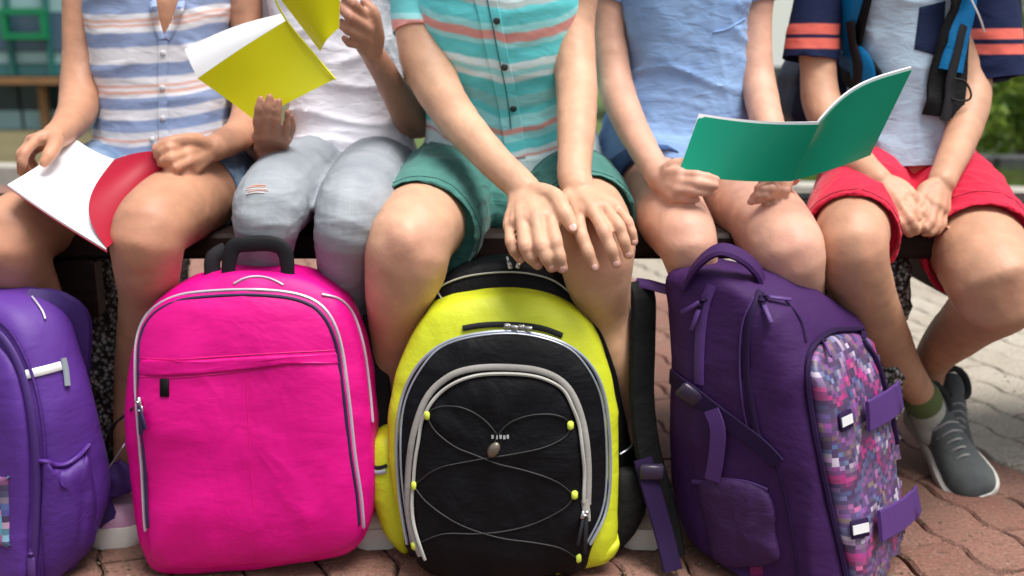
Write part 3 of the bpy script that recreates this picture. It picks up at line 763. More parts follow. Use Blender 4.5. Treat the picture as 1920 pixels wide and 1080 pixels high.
def make_child(label, base, skinm, limbs, hands, torso, hd, knees, legpts, hair, nails_on=False):
    root = thing('person', label, 'person', base, 'children sitting in a row on the bench')
    mb = MB(); nl = [] ; spots = []
    for lb in limbs:
        q = ch(lb); mb.tube(q, 40, .008, ref=(1, .05, .02)); 
    for k in knees:                                     # knee caps
        p = P(*k[:3]); m = PXM(*k[:3]) * k[3]; mb.ball(p + np.array([0, -m * .30, m * .16]), (m * .54, m * .62, m * .64), 28, 20); spots.append((p + np.array([0, -m * .8, 0]), m * .85))
    for h_ in hands:
        hand(mb, *h_[:3], rf=(h_[3] if len(h_) > 3 else .008), nails=nl if nails_on else None)
        for f in h_[1]: spots.append((P(*f[1]), .010)); spots.append((P(*f[0]), .009)); spots.append((P(*f[-1]), .009))
        spots.append((P(*h_[2][-1]), .010))
    rows = []
    for px, py, hw, Y, hdp in torso:
        p = P(px, py, Y); rows.append([p[0], p[1], p[2], PXM(px, py, Y) * hw * .93, hdp * .9])
    lo = rows[-1]; rows.append([lo[0], lo[1], lo[2] - .05, lo[3] * .95, lo[4] * .95])
    mb.tube(rows, 30, .012, ref=(0, 1, 0), power=2.4)
    hc = head(mb, *hd)
    me = remesh(mb, .0024, 2); A_ = co(me); D_ = np.full(len(A_), 9.0)
    for h_ in hands:
        for q in [h_[0][:3]] + [f_[k_] for f_ in list(h_[1]) + [h_[2]] for k_ in range(len(f_))]: D_ = np.minimum(D_, np.linalg.norm(A_ - P(*q[:3]), axis=1))
    lap_smooth(me, np.clip((D_ - .018) / .04, 0, 1), 45); displace(me, lambda a, n: .0006 * vnoise(a * 60)); flush(me, spots)
    b = link('body', me, skinm, root, angle=80); face(hc, root, hair)
    if nails_on:
        tr_ = bvh(me)
        for tip, d, r in nl:
            dd = tip - d * r * .15; q = proj(dd)[0]; hh, nn = hit(tr_, q[0], q[1], .0, dd[1])
            if np.linalg.norm(hh - dd) > .016: continue
            nn = nrm(nn - d * np.dot(nn, d) + d * .15); s_ = nrm(np.cross(d, nn))
            MB().ball(hh + d * r * .30 - nn * .0006, (r * .56, r * .70, .0011), 8, 6, (s_, d, nn)).build('fingernail', M['nail'], root)
    return root, me

# ------------------------------------------------ 1 girl in striped sleeveless shirt, red notebook
T1 = [(300, -118, 50, 1.72, .05), (300, -100, 95, 1.72, .065), (300, -70, 125, 1.715, .08), (300, -20, 133, 1.71, .088), (300, 50, 129, 1.705, .09), (303, 130, 119, 1.70, .088), (310, 205, 116, 1.70, .088), (309, 255, 122, 1.70, .092), (309, 292, 128, 1.70, .096)]
armR1 = [(178, -82, 1.72, 40), (156, -30, 1.715, 36), (152, 40, 1.70, 34), (153, 110, 1.68, 35), (150, 165, 1.655, 37), (146, 205, 1.61, 36), (130, 232, 1.55, 31), (112, 250, 1.49, 26), (100, 258, 1.455, 23)]
armL1 = [(425, -82, 1.73, 40), (455, -30, 1.73, 34), (463, 60, 1.72, 31), (468, 140, 1.70, 32), (468, 205, 1.665, 33), (455, 245, 1.60, 32), (428, 265, 1.54, 29), (400, 278, 1.48, 25)]
legR1 = [(215, 345, 1.67, 70), (130, 392, 1.54, 68), (28, 438, 1.38, 72), (24, 480, 1.37, 66), (60, 545, 1.40, 50), (105, 660, 1.41, 42), (150, 780, 1.43, 30), (172, 880, 1.44, 25), (176, 930, 1.44, 24)]
legL1 = [(410, 338, 1.66, 76), (355, 372, 1.50, 78), (285, 425, 1.33, 70), (276, 480, 1.33, 64), (278, 560, 1.38, 54), (265, 680, 1.42, 48), (250, 800, 1.42, 36), (243, 900, 1.43, 28), (243, 945, 1.43, 26)]
hR1 = ((100, 258, 1.455, 22), [[(68, 262, 1.425), (46, 286, 1.395), (41, 305, 1.39), (40, 322, 1.395)], [(60, 264, 1.44), (40, 290, 1.415), (44, 310, 1.41), (52, 322, 1.415)], [(58, 270, 1.455), (44, 294, 1.435), (52, 312, 1.43), (62, 318, 1.435)], [(62, 278, 1.465), (56, 298, 1.45), (66, 312, 1.445)]], [(104, 270, 1.42), (92, 290, 1.395), (83, 305, 1.385)])
hL1 = ((398, 279, 1.48, 24), [[(352, 272, 1.435), (318, 279, 1.405), (304, 285, 1.405), (295, 292, 1.41)], [(350, 288, 1.425), (320, 298, 1.395), (308, 303, 1.40), (302, 306, 1.41)], [(354, 304, 1.42), (330, 314, 1.395), (320, 320, 1.40), (314, 320, 1.415)], [(362, 318, 1.43), (342, 327, 1.41), (332, 328, 1.415)]], [(360, 262, 1.44), (322, 267, 1.415), (294, 280, 1.41)])
r1, b1 = make_child('girl in a blue and white striped sleeveless shirt and denim shorts holding a red notebook', P(310, 330, 1.7) * (1, 1, 0) + (0, 0, SEAT), M['skin_tan'],
    [armR1, armL1, legR1, legL1], [hR1, hL1], T1, (300, -250, 1.70), [(27, 442, 1.37, 66), (282, 440, 1.325, 66)], None, M['hair'])
W1, B1, O1 = (.78, .78, .82), (.17, .26, .50), (.75, .36, .25)
zq = lambda py, Y=1.615, px=300: float(P(px, py, Y)[2])
seq = [(-140, B1), (-118, W1), (-84, B1), (-60, W1), (-38, O1), (-30, W1), (-12, B1), (30, W1), (40, O1), (46, W1), (50, O1), (55, W1), (66, B1), (93, W1), (124, B1), (149, W1), (163, O1), (168, W1), (174, O1), (180, W1), (187, B1), (209, W1), (228, B1), (250, W1), (263, O1), (268, W1), (276, B1), (291, W1)]
st = sorted([(zq(a), c_) for a, c_ in seq], key=lambda q: q[0])
# convert to bands going up: colour starts below its row
sq = sorted([(zq(a), c_) for a, c_ in seq], reverse=True); asc = []
lowc = sq[-1][1]; asc.append((zq(330), lowc))
for k in range(len(sq) - 1, 0, -1): asc.append((sq[k][0], sq[k - 1][1]))
lo_, hi_ = zq(330), zq(-140)
def ramp_multi(name, asc, lo, hi, **kw):
    # thin to 32 stops: drop the highest bands
    bs = bandstops([(p, c) for p, c in asc], .0016); hi2 = bs[-1][0] + .01
    return striped(name, bs, lo, hi2, **kw)
M['stripe1'] = ramp_multi('blue and coral striped cotton', asc, lo_, hi_, streak=.42, tone=(.66, .69, .78), wob=.012, curve=(-.615, .55))
sh1, _ = torso_mesh(T1, .0036, 3)
bm = bmesh.new(); bm.from_mesh(sh1)
kill = []
for f_ in bm.faces:
    c_ = f_.calc_center_median()
    if c_.y < 1.70:
        q = proj(np.array(c_))[0]
        if -160 < q[1] < 72:
            k_ = (72 - q[1]) / 72.0
            if 306 - 16 * k_ - 2 < q[0] < 310 + 27 * k_: kill.append(f_)
bmesh.ops.delete(bm, geom=kill, context='FACES'); bm.to_mesh(sh1); bm.free()
tr1 = bvh(sh1); s1 = link('shirt', sh1, M['stripe1'], r1)
M['white_thread'] = cloth('white cotton edge', (.66, .66, .72), None, 900, .3)
for pts in ([(289, -30), (291, 5), (297, 40), (307, 74)], [(338, -30), (336, 5), (326, 40), (309, 72)]):
    mb = MB(); A = []
    for px, py in pts:
        q, n_ = hit(tr1, px + (-4 if px < 308 else 4), py, .0015, 1.62); A.append((q, n_))
    mb.ribbon([a[0] for a in A], .012, .003, normals=[a[1] for a in A]).build('neckband', M['stripe1'], s1)
band_on(MB(), tr1, [(306, 76), (305, 140), (305, 210), (307, 285)], 17, .0016, .0015, dflt=1.62).build('placket', M['stripe1'], s1)
M['btn'] = plain('pale button', (.55, .55, .58), .3); M['btnd'] = plain('dark button', (.03, .04, .045), .3)
for px, py, mt in ((306, 100, 'btn'), (305, 165, 'btn'), (306, 222, 'btn'), (286, 262, 'btn'), (338, 22, 'btnd')):
    q, n_ = hit(tr1, px, py, .004, 1.62); s_ = nrm(np.cross(n_, (0, 0, 1))); MB().ball(q, (.0048, .0048, .0016), 12, 6, (s_, np.cross(n_, s_), n_)).build('button', M[mt], s1)
M['denim'] = cloth('blue denim', (.10, .17, .30), (.25, .34, .47), 700, .4, .9, .5, 18, .4)
p1 = pants_mesh([[(215, 340, 1.67, 84), (180, 358, 1.60, 84), (160, 370, 1.56, 84)], [(410, 338, 1.66, 84), (382, 352, 1.585, 84), (362, 364, 1.53, 86)]], [(312, 372, 1.70, 112, .8), (312, 330, 1.70, 122, .84), (310, 290, 1.70, 112, .88), (310, 262, 1.70, 106, .86)], amp=.002, seed=2)
link('shorts', p1, M['denim'], r1)
shoe(r1, G(262, 930), G(226, 1006), (0, 0, 1), M['shoe_pink'], M['white_rubber'], .185, M['lace'])
shoe(r1, G(190, 930), G(175, 1000), (0, 0, 1), M['shoe_pink'], M['white_rubber'], .185, M['lace'])

# ------------------------------------------------ 2 girl in white tee and jeans, yellow notebook
T2 = [(625, -118, 50, 1.75, .05), (625, -100, 95, 1.75, .065), (625, -70, 122, 1.75, .08), (628, -20, 130, 1.74, .088), (634, 50, 118, 1.735, .088), (645, 120, 106, 1.73, .086), (652, 200, 106, 1.725, .088), (660, 255, 112, 1.72, .092), (664, 302, 120, 1.71, .098)]
armL2 = [(742, -82, 1.75, 40), (766, -10, 1.75, 34), (785, 90, 1.75, 33), (792, 175, 1.735, 35), (786, 222, 1.71, 37), (768, 215, 1.66, 34), (743, 175, 1.61, 29), (720, 135, 1.565, 25), (702, 105, 1.54, 23)]
armR2 = [(508, -82, 1.76, 40), (492, -10, 1.78, 34), (478, 90, 1.78, 32), (470, 180, 1.77, 32), (474, 245, 1.73, 32), (488, 275, 1.66, 29), (502, 283, 1.58, 26), (508, 282, 1.52, 23)]
legR2 = [(600, 325, 1.68, 72), (548, 347, 1.52, 70), (507, 392, 1.37, 66), (497, 455, 1.375, 51), (488, 540, 1.43, 48), (478, 700, 1.46, 42), (470, 850, 1.43, 32), (468, 930, 1.44, 28)]
legL2 = [(712, 325, 1.68, 72), (690, 352, 1.52, 72), (664, 402, 1.37, 70), (648, 470, 1.375, 53), (655, 570, 1.43, 46), (672, 700, 1.46, 40), (688, 850, 1.43, 32), (692, 930, 1.44, 28)]
hL2 = ((702, 105, 1.54, 23), [[(690, 34, 1.475), (662, 8, 1.445), (648, -6, 1.45), (640, -14, 1.455)], [(688, 52, 1.47), (656, 32, 1.44), (645, 20, 1.445), (640, 12, 1.45)], [(684, 70, 1.475), (652, 56, 1.445), (643, 48, 1.45), (640, 42, 1.455)], [(678, 86, 1.485), (654, 80, 1.46), (646, 72, 1.465)]], [(706, 60, 1.49), (700, 25, 1.475), (684, 5, 1.475)])
hR2 = ((508, 286, 1.52, 25), [[(484, 255, 1.455), (482, 226, 1.425), (485, 203, 1.42), (489, 186, 1.42)], [(500, 252, 1.45), (500, 222, 1.42), (503, 200, 1.415), (506, 182, 1.415)], [(517, 255, 1.455), (519, 228, 1.425), (521, 206, 1.42), (523, 190, 1.42)], [(534, 262, 1.465), (538, 236, 1.44), (539, 210, 1.43)]], [(535, 262, 1.50), (545, 238, 1.475), (544, 220, 1.465)], .0066)
r2, b2 = make_child('girl in a plain white tee and faded grey jeans holding up a yellow notebook', P(650, 330, 1.72) * (1, 1, 0) + (0, 0, SEAT), M['skin_brown'],
    [armR2, armL2, legR2, legL2], [hR2, hL2], T2, (625, -250, 1.74), [], None, M['hair'])
M['tee_white'] = cloth('white jersey', (.80, .80, .86), (.74, .74, .82), 900, .8, .85, .1)
sh2, _ = torso_mesh(T2, .0058, 8, foldsc=(4, 4, 24)); s2 = link('tee_shirt', sh2, M['tee_white'], r2)
def sleeve(rows, mat, parent, amp=.002, seed=0):
    mb = MB().tube(ch(rows), 48, .004, ref=(1, .05, .02), cap='hem'); me = mb.mesh('sleeve'); bm = bmesh.new(); bm.from_mesh(me); bmesh.ops.recalc_face_normals(bm, faces=bm.faces); bm.to_mesh(me); bm.free(); me.update()
    displace(me, lambda a, n: folds(a, amp, (18, 18, 18), seed)); return link('sleeve', me, mat, parent)
sleeve([(722, -78, 1.75, 50), (744, -20, 1.75, 50), (756, 40, 1.75, 46), (764, 72, 1.75, 45)], M['tee_white'], s2, seed=1)
sleeve([(528, -78, 1.76, 48), (508, -20, 1.77, 46), (496, 30, 1.775, 44), (489, 66, 1.78, 43)], M['tee_white'], s2, seed=2)
m, t, b, N, L = newmat('faded grey denim'); o_ = texco(t); f_ = attr(t, 'flush'); n1 = noise(t, o_, 16, 5, .65)
c_ = mix(t, ramp(t, n1, [(.35, (0, 0, 0)), (.7, (1, 1, 1))]), (.25, .28, .32), (.32, .35, .385)); c_ = mix(t, math_(t, 'MULTIPLY', f_.outputs['Fac'], .8), c_, (.50, .54, .57))
c_ = mix(t, math_(t, 'MULTIPLY', noise(t, mapping(t, o_, (1, 1, 1)), 520, 2, .7), .5), c_, (.12, .14, .18)); L(c_, b.inputs['Base Color']); b.inputs['Roughness'].default_value = .9
bb = bump(t, noise(t, o_, 700, 2, .6), .4, .0005); L(bump(t, noise(t, mapping(t, o_, (.5, 1, 2)), 34, 2, .5, .3), .45, .003, bb), b.inputs['Normal']); M['jeans'] = m
def grow(rows, k): return [(a, b_, c_, d * k) for a, b_, c_, d in rows]
p2 = pants_mesh([grow(legR2, 1.07), grow(legL2, 1.07)], [(650, 358, 1.71, 104, .85), (655, 320, 1.71, 110, .9), (658, 290, 1.715, 106, .92), (658, 262, 1.72, 98, .9)], amp=.0013, seed=5, sc=(8, 34, 60))
flush(p2, [(P(505, 375, 1.30), .075), (P(660, 385, 1.30), .08), (P(560, 335, 1.5), .06), (P(690, 340, 1.5), .06), (P(500, 440, 1.28), .05)])
j2 = link('jeans', p2, M['jeans'], r2); tj = bvh(p2)
for k, (xa, xb, yy) in enumerate(((464, 496, 351), (461, 499, 355), (466, 502, 358), (463, 495, 362), (470, 498, 348))):
    cord_on(MB(), tj, [(xa, yy + 2), ((xa + xb) / 2, yy - 1), (xb, yy)], .0010, .0004).build('frayed_thread', plain('frayed thread', [(.62, .36, .30), (.66, .62, .60)][k % 2], .9), j2)
for a, b_ in ((468, 975), (694, 975)):
    shoe(r2, G(a, 905), G(a + 3, 975), (0, 0, 1), M['shoe_white'], M['white_rubber'], .19, M['lace'])

# ------------------------------------------------ 3 boy in turquoise shirt, green shorts (middle)
T3 = [(930, -118, 55, 1.60, .05), (930, -100, 110, 1.60, .07), (930, -65, 150, 1.595, .085), (932, -20, 158, 1.60, .09), (936, 50, 152, 1.61, .092), (944, 130, 148, 1.63, .092), (952, 200, 152, 1.65, .095), (958, 255, 162, 1.66, .10), (960, 303, 172, 1.665, .105)]
armR3 = [(775, -72, 1.60, 52), (780, -20, 1.60, 48), (786, 40, 1.59, 48), (796, 100, 1.57, 48), (814, 150, 1.545, 46), (838, 195, 1.51, 42), (876, 246, 1.455, 38), (925, 300, 1.405, 34), (962, 335, 1.375, 32), (985, 358, 1.355, 31)]
armL3 = [(1088, -72, 1.60, 52), (1082, -20, 1.60, 44), (1076, 40, 1.59, 40), (1078, 110, 1.56, 40), (1081, 170, 1.52, 40), (1081, 235, 1.455, 38), (1078, 295, 1.40, 34), (1077, 330, 1.37, 33), (1084, 355, 1.35, 32)]
legR3 = [(850, 348, 1.66, 76), (815, 392, 1.50, 82), (772, 446, 1.345, 81), (761, 500, 1.34, 78), (749, 548, 1.355, 65), (743, 600, 1.385, 54), (738, 650, 1.41, 49), (728, 740, 1.43, 40), (715, 850, 1.43, 32), (710, 930, 1.44, 28)]
legL3 = [(1050, 348, 1.66, 76), (1088, 394, 1.50, 80), (1116, 455, 1.355, 76), (1120, 510, 1.345, 66), (1133, 590, 1.385, 50), (1148, 680, 1.39, 46), (1170, 800, 1.42, 34), (1186, 890, 1.43, 28), (1190, 940, 1.44, 27)]
hR3 = ((985, 358, 1.355, 31), [[(1031, 404, 1.285), (1041, 452, 1.243), (1050, 482, 1.235), (1055, 503, 1.24)], [(1004, 407, 1.28), (1014, 460, 1.240), (1024, 484, 1.235), (1034, 501, 1.243)], [(978, 413, 1.285), (985, 462, 1.248), (994, 482, 1.246), (1008, 496, 1.255)], [(955, 423, 1.30), (958, 455, 1.27), (964, 470, 1.266), (976, 486, 1.272)]], [(1040, 370, 1.31), (1058, 398, 1.275), (1073, 424, 1.262)], .0095)
hL3 = ((1084, 355, 1.35, 31), [[(1084, 402, 1.295), (1091, 442, 1.262), (1103, 474, 1.25), (1115, 500, 1.25)], [(1108, 390, 1.29), (1133, 434, 1.255), (1146, 468, 1.245), (1155, 494, 1.248)], [(1134, 387, 1.295), (1160, 424, 1.262), (1171, 453, 1.255), (1178, 477, 1.258)], [(1154, 388, 1.305), (1177, 416, 1.28), (1185, 436, 1.275), (1189, 453, 1.276)]], [(1062, 380, 1.33), (1046, 402, 1.32), (1042, 420, 1.315)], .0090)
r3, b3 = make_child('boy in a turquoise striped button shirt and green shorts, both hands on one knee', P(955, 340, 1.66) * (1, 1, 0) + (0, 0, SEAT), M['skin_fair'],
    [armR3, armL3, legR3, legL3], [hR3, hL3], T3, (925, -255, 1.55), [(766, 462, 1.325, 82), (1120, 470, 1.335, 72)], None, M['hair'], True)
Tq, Cr, Wt, Lt = (.07, .62, .67), (.82, .27, .23), (.74, .87, .90), (.32, .80, .84)
seq = [(-150, Tq), (-60, Cr), (-40, Tq), (-12, Wt), (8, (.42, .48, .48)), (20, Tq), (52, Lt), (66, Cr), (84, Lt), (94, Tq), (122, Wt), (136, Lt), (146, Wt), (156, Tq), (180, (.20, .55, .56)), (200, Tq), (214, Lt), (238, Cr), (248, Lt), (262, Tq), (282, Wt), (292, Cr), (297, Wt)]
zt = lambda py, Y=1.55: float(P(950, py, Y)[2]); sq = sorted([(zt(a), c_) for a, c_ in seq], key=lambda q: -q[0]); asc = [(zt(330), Wt)]
for k in range(len(sq) - 1, 0, -1): asc.append((sq[k][0], sq[k - 1][1]))
M['stripe3'] = ramp_multi('turquoise and coral striped cotton', asc, zt(330), zt(-150), streak=.32, tone=(.50, .86, .90), wob=.03, curve=(-.01, 1.3))
sh3, _ = torso_mesh(T3, .0042, 21); s3 = link('shirt', sh3, M['stripe3'], r3); tr3 = bvh(sh3)
band_on(MB(), tr3, [(908, -10), (920, 40), (934, 110), (950, 180), (960, 240), (968, 296)], 40, .0018, .0015, dflt=1.55).build('placket', M['stripe3'], s3)
cord_on(MB(), tr3, [(912, -10), (924, 50), (938, 120), (951, 180), (958, 240)], .0008, .0034, dflt=1.55).build('placket_seam', plain('dark teal thread', (.02, .12, .13), .9), s3)
for px, py in ((931, 38), (946, 125), (962, 202), (915, -40)):
    q, n_ = hit(tr3, px, py, .0045, 1.55); s_ = nrm(np.cross(n_, (0, 0, 1))); o = MB().ball(q, (.0055, .0055, .0018), 12, 6, (s_, np.cross(n_, s_), n_)).build('button', M['btnd'], s3)
zs = lambda py: float(P(785, py, 1.53)[2])
M['sleeve3'] = striped('turquoise sleeve cotton', bandstops([(zs(120), Tq), (zs(58), Wt), (zs(54), Cr), (zs(34), Lt), (zs(22), Tq), (zs(-20), Wt)]), zs(120), zs(-90), streak=.4, tone=(.6, .76, .76), wob=.004)
sleeve([(800, -80, 1.60, 60), (790, -30, 1.60, 58), (787, 20, 1.595, 55), (789, 60, 1.585, 53)], M['sleeve3'], s3, seed=3)
sleeve([(1062, -80, 1.60, 60), (1078, -55, 1.60, 54), (1082, -25, 1.60, 50)], M['sleeve3'], s3, seed=4)
M['shorts3'] = cloth('bottle green twill', (.042, .165, .145), (.065, .21, .185), 800, .9, .85, .25, 14)
p3_ = pants_mesh([[(850, 348, 1.66, 96), (824, 385, 1.54, 104), (802, 420, 1.445, 107), (789, 440, 1.40, 108)], [(1050, 348, 1.66, 94), (1085, 385, 1.54, 98), (1102, 415, 1.45, 92)]], [(950, 380, 1.68, 130, .75), (952, 340, 1.68, 150, .75), (955, 300, 1.672, 150, .76), (956, 270, 1.665, 142, .72)], [(950, 365, 1.66, 80), (950, 385, 1.58, 70), (952, 395, 1.54, 56)], amp=.0035, seed=9, sc=(16, 12, 24))
o3 = link('shorts', p3_, M['shorts3'], r3); M['st3'] = plain('dark green thread', (.015, .07, .06), .9)
hem_stitch(p3_, [(802, 420, 1.445, 107), (789, 440, 1.40, 108)], o3, M['st3']); hem_stitch(p3_, [(1085, 385, 1.54, 98), (1102, 415, 1.45, 92)], o3, M['st3'])
shoe(r3, G(716, 925), G(710, 1016), (0, 0, 1), M['shoe_white'], M['white_rubber'], .195, M['lace'])
shoe(r3, G(1188, 925), G(1204, 1016), (0, 0, 1), M['shoe_beige'], M['white_rubber'], .195, M['lace'])

# ------------------------------------------------ 4 child in light blue tee, green notebook
T4 = [(1283, -118, 50, 1.71, .05), (1283, -100, 95, 1.71, .065), (1283, -70, 120, 1.71, .08), (1283, -20, 124, 1.70, .086), (1284, 50, 114, 1.70, .086), (1287, 130, 108, 1.70, .086), (1278, 200, 122, 1.70, .088), (1268, 260, 144, 1.70, .098), (1266, 312, 152, 1.69, .108)]
armR4 = [(1160, -80, 1.71, 38), (1142, -30, 1.70, 34), (1142, 40, 1.69, 31), (1148, 110, 1.67, 32), (1156, 165, 1.645, 34), (1178, 225, 1.58, 32), (1204, 275, 1.52, 29), (1225, 312, 1.465, 27), (1240, 335, 1.435, 26)]
armL4 = [(1408, -80, 1.71, 38), (1420, -30, 1.70, 34), (1418, 40, 1.69, 30), (1418, 110, 1.67, 31), (1424, 165, 1.645, 33), (1438, 225, 1.58, 31), (1456, 275, 1.52, 28), (1468, 308, 1.475, 25), (1476, 325, 1.465, 23)]
legR4 = [(1218, 345, 1.67, 74), (1243, 384, 1.53, 72), (1284, 445, 1.38, 60), (1296, 492, 1.375, 50), (1316, 580, 1.43, 44), (1325, 750, 1.48, 36), (1332, 900, 1.46, 27), (1332, 930, 1.46, 27)]
legL4 = [(1372, 348, 1.67, 76), (1418, 394, 1.53, 76), (1472, 460, 1.37, 71), (1488, 506, 1.36, 58), (1494, 580, 1.415, 48), (1495, 750, 1.47, 38), (1498, 900, 1.46, 27), (1498, 930, 1.46, 27)]
hR4 = ((1240, 335, 1.435, 26), [[(1275, 326, 1.385), (1308, 330, 1.37), (1328, 333, 1.368), (1342, 337, 1.37)], [(1277, 341, 1.378), (1308, 344, 1.362), (1327, 346, 1.362), (1340, 348, 1.365)], [(1272, 356, 1.375), (1300, 359, 1.362), (1318, 360, 1.364), (1330, 361, 1.37)], [(1264, 368, 1.38), (1286, 373, 1.37), (1306, 374, 1.375)]], [(1262, 312, 1.415), (1288, 308, 1.405), (1304, 308, 1.40)])
hL4 = ((1476, 325, 1.465, 23), [[(1474, 343, 1.40), (1452, 340, 1.375), (1440, 338, 1.375), (1430, 337, 1.38)], [(1470, 356, 1.395), (1446, 352, 1.37), (1432, 352, 1.372), (1422, 353, 1.38)], [(1460, 366, 1.395), (1436, 364, 1.372), (1424, 366, 1.375), (1414, 369, 1.385)], [(1450, 374, 1.40), (1424, 374, 1.38), (1408, 378, 1.385)]], [(1490, 335, 1.44), (1486, 322, 1.445), (1478, 312, 1.45)])
r4, b4 = make_child('child in a plain light blue tee and dark blue shorts reading a green notebook', P(1290, 340, 1.69) * (1, 1, 0) + (0, 0, SEAT), M['skin_pale'],
    [armR4, armL4, legR4, legL4], [hR4, hL4], T4, (1283, -250, 1.69), [(1288, 460, 1.37, 54), (1478, 478, 1.355, 66)], None, M['hair'])
M['tee_blue'] = cloth('light blue heather jersey', (.20, .34, .62), (.27, .43, .70), 900, .8, .85, .2, 10, .25)
sh4, _ = torso_mesh(T4, .0045, 31, foldsc=(8, 8, 20)); s4 = link('tee_shirt', sh4, M['tee_blue'], r4); tr4 = bvh(sh4)
sleeve([(1182, -84, 1.71, 46), (1155, -45, 1.70, 42), (1142, 2, 1.695, 36)], M['tee_blue'], s4, seed=3)
sleeve([(1386, -84, 1.71, 46), (1412, -45, 1.70, 42), (1420, 4, 1.695, 36)], M['tee_blue'], s4, seed=4)
cord_on(MB(), tr4, [(1338, 60), (1362, 55), (1385, 42), (1396, 34)], .0012, dflt=1.61).build('pocket_hem', M['tee_blue'], s4)
M['shorts4'] = cloth('dark blue jersey', (.035, .085, .22), (.05, .12, .28), 800, .5)
p4 = pants_mesh([[(1206, 345, 1.67, 90), (1220, 352, 1.62, 88), (1230, 360, 1.59, 86)], [(1372, 348, 1.67, 84), (1385, 358, 1.62, 84), (1394, 365, 1.59, 84)]], [(1292, 372, 1.69, 110, .75), (1272, 335, 1.70, 146, .60), (1272, 312, 1.705, 132, .56), (1280, 296, 1.705, 100, .5)], amp=.003, seed=12)
link('shorts', p4, M['shorts4'], r4)
for a in (1332, 1498): shoe(r4, G(a, 900), G(a + 4, 970), (0, 0, 1), M['shoe_grey'], M['white_rubber'], .19, M['lace'])

# ------------------------------------------------ 5 boy in grey tee with navy sleeves, red shorts, blue backpack
T5 = [(1695, -118, 50, 1.72, .05), (1695, -100, 95, 1.72, .065), (1695, -70, 118, 1.715, .08), (1696, -20, 118, 1.71, .086), (1698, 50, 106, 1.71, .086), (1700, 130, 100, 1.705, .086), (1702, 200, 98, 1.70, .088), (1704, 255, 102, 1.695, .092), (1702, 310, 110, 1.69, .098)]
armR5 = [(1562, -80, 1.72, 42), (1542, -30, 1.715, 38), (1534, 50, 1.70, 36), (1534, 130, 1.68, 34), (1540, 190, 1.655, 36), (1562, 240, 1.61, 35), (1592, 285, 1.56, 33), (1622, 318, 1.505, 29), (1645, 340, 1.47, 27)]
armL5 = [(1826, -80, 1.71, 42), (1838, -30, 1.705, 38), (1832, 50, 1.69, 36), (1824, 130, 1.67, 34), (1822, 185, 1.645, 36), (1810, 235, 1.60, 34), (1792, 282, 1.55, 31), (1776, 318, 1.50, 28), (1766, 342, 1.47, 26)]
legR5 = [(1622, 354, 1.68, 74), (1606, 390, 1.54, 70), (1597, 442, 1.39, 68), (1602, 490, 1.375, 63), (1622, 560, 1.42, 58), (1655, 625, 1.48, 48), (1692, 690, 1.54, 36), (1722, 735, 1.585, 30), (1735, 765, 1.60, 28)]
legL5 = [(1770, 364, 1.68, 80), (1812, 428, 1.52, 86), (1862, 525, 1.36, 84), (1868, 555, 1.37, 76), (1830, 592, 1.44, 58), (1790, 628, 1.53, 48), (1760, 658, 1.60, 38), (1742, 690, 1.66, 32), (1738, 715, 1.68, 30)]
hR5 = ((1645, 340, 1.47, 27), [[(1693, 366, 1.435), (1713, 396, 1.415), (1720, 410, 1.41), (1723, 420, 1.412)], [(1684, 378, 1.425), (1705, 410, 1.40), (1713, 424, 1.398), (1718, 433, 1.402)], [(1670, 388, 1.425), (1690, 420, 1.40), (1699, 431, 1.40), (1706, 438, 1.405)], [(1655, 394, 1.435), (1672, 422, 1.415), (1684, 434, 1.415)]], [(1690, 350, 1.45), (1708, 368, 1.435), (1715, 388, 1.43)])
hL5 = ((1766, 342, 1.47, 26), [[(1740, 374, 1.435), (1728, 400, 1.415), (1722, 412, 1.415), (1716, 408, 1.42)], [(1751, 384, 1.425), (1743, 418, 1.405), (1734, 428, 1.40), (1724, 426, 1.405)], [(1762, 390, 1.43), (1756, 424, 1.41), (1746, 436, 1.405), (1734, 437, 1.41)], [(1770, 395, 1.44), (1767, 420, 1.425), (1758, 434, 1.42)]], [(1733, 358, 1.45), (1722, 382, 1.435), (1716, 398, 1.43)])
r5, b5 = make_child('boy in a grey tee with navy and coral sleeves, red shorts and a blue backpack', P(1700, 340, 1.7) * (1, 1, 0) + (0, 0, SEAT), M['skin_warm'],
    [armR5, armL5, legR5, legL5], [hR5, hL5], T5, (1695, -250, 1.70), [(1596, 460, 1.375, 70), (1868, 540, 1.365, 76)], None, M['hair'])
M['tee_grey'] = cloth('pale blue grey heather jersey', (.33, .46, .58), (.41, .53, .65), 900, .7, .85, .2, 10, .45)
sh5, _ = torso_mesh(T5, .0062, 44, foldsc=(9, 9, 15)); s5 = link('tee_shirt', sh5, M['tee_grey'], r5); tr5 = bvh(sh5)
NV, CO = (.010, .020, .065), (.80, .17, .13)
zr = lambda px, py: float(P(px, py, 1.655)[2])
M['slR'] = striped('navy sleeve with coral bands', bandstops([(zr(1517, 160), NV), (zr(1517, 91), CO), (zr(1517, 71), NV), (zr(1517, 64), CO), (zr(1517, 44), NV)]), zr(1517, 160), zr(1517, -140), streak=.12, wob=.004, tone=(.05, .02, .03))
M['slL'] = striped('navy sleeve with coral bands', bandstops([(zr(1855, 190), NV), (zr(1855, 102), CO), (zr(1855, 83), NV), (zr(1855, 74), CO), (zr(1855, 54), NV)]), zr(1855, 190), zr(1855, -140), streak=.12, wob=.004, tone=(.05, .02, .03))
sleeve([(1590, -84, 1.72, 56), (1552, -45, 1.715, 50), (1530, 30, 1.70, 47), (1519, 112, 1.69, 52)], M['slR'], s5, seed=3)
sleeve([(1802, -84, 1.71, 56), (1838, -45, 1.705, 54), (1853, 40, 1.69, 54), (1857, 148, 1.68, 62)], M['slL'], s5, seed=6)
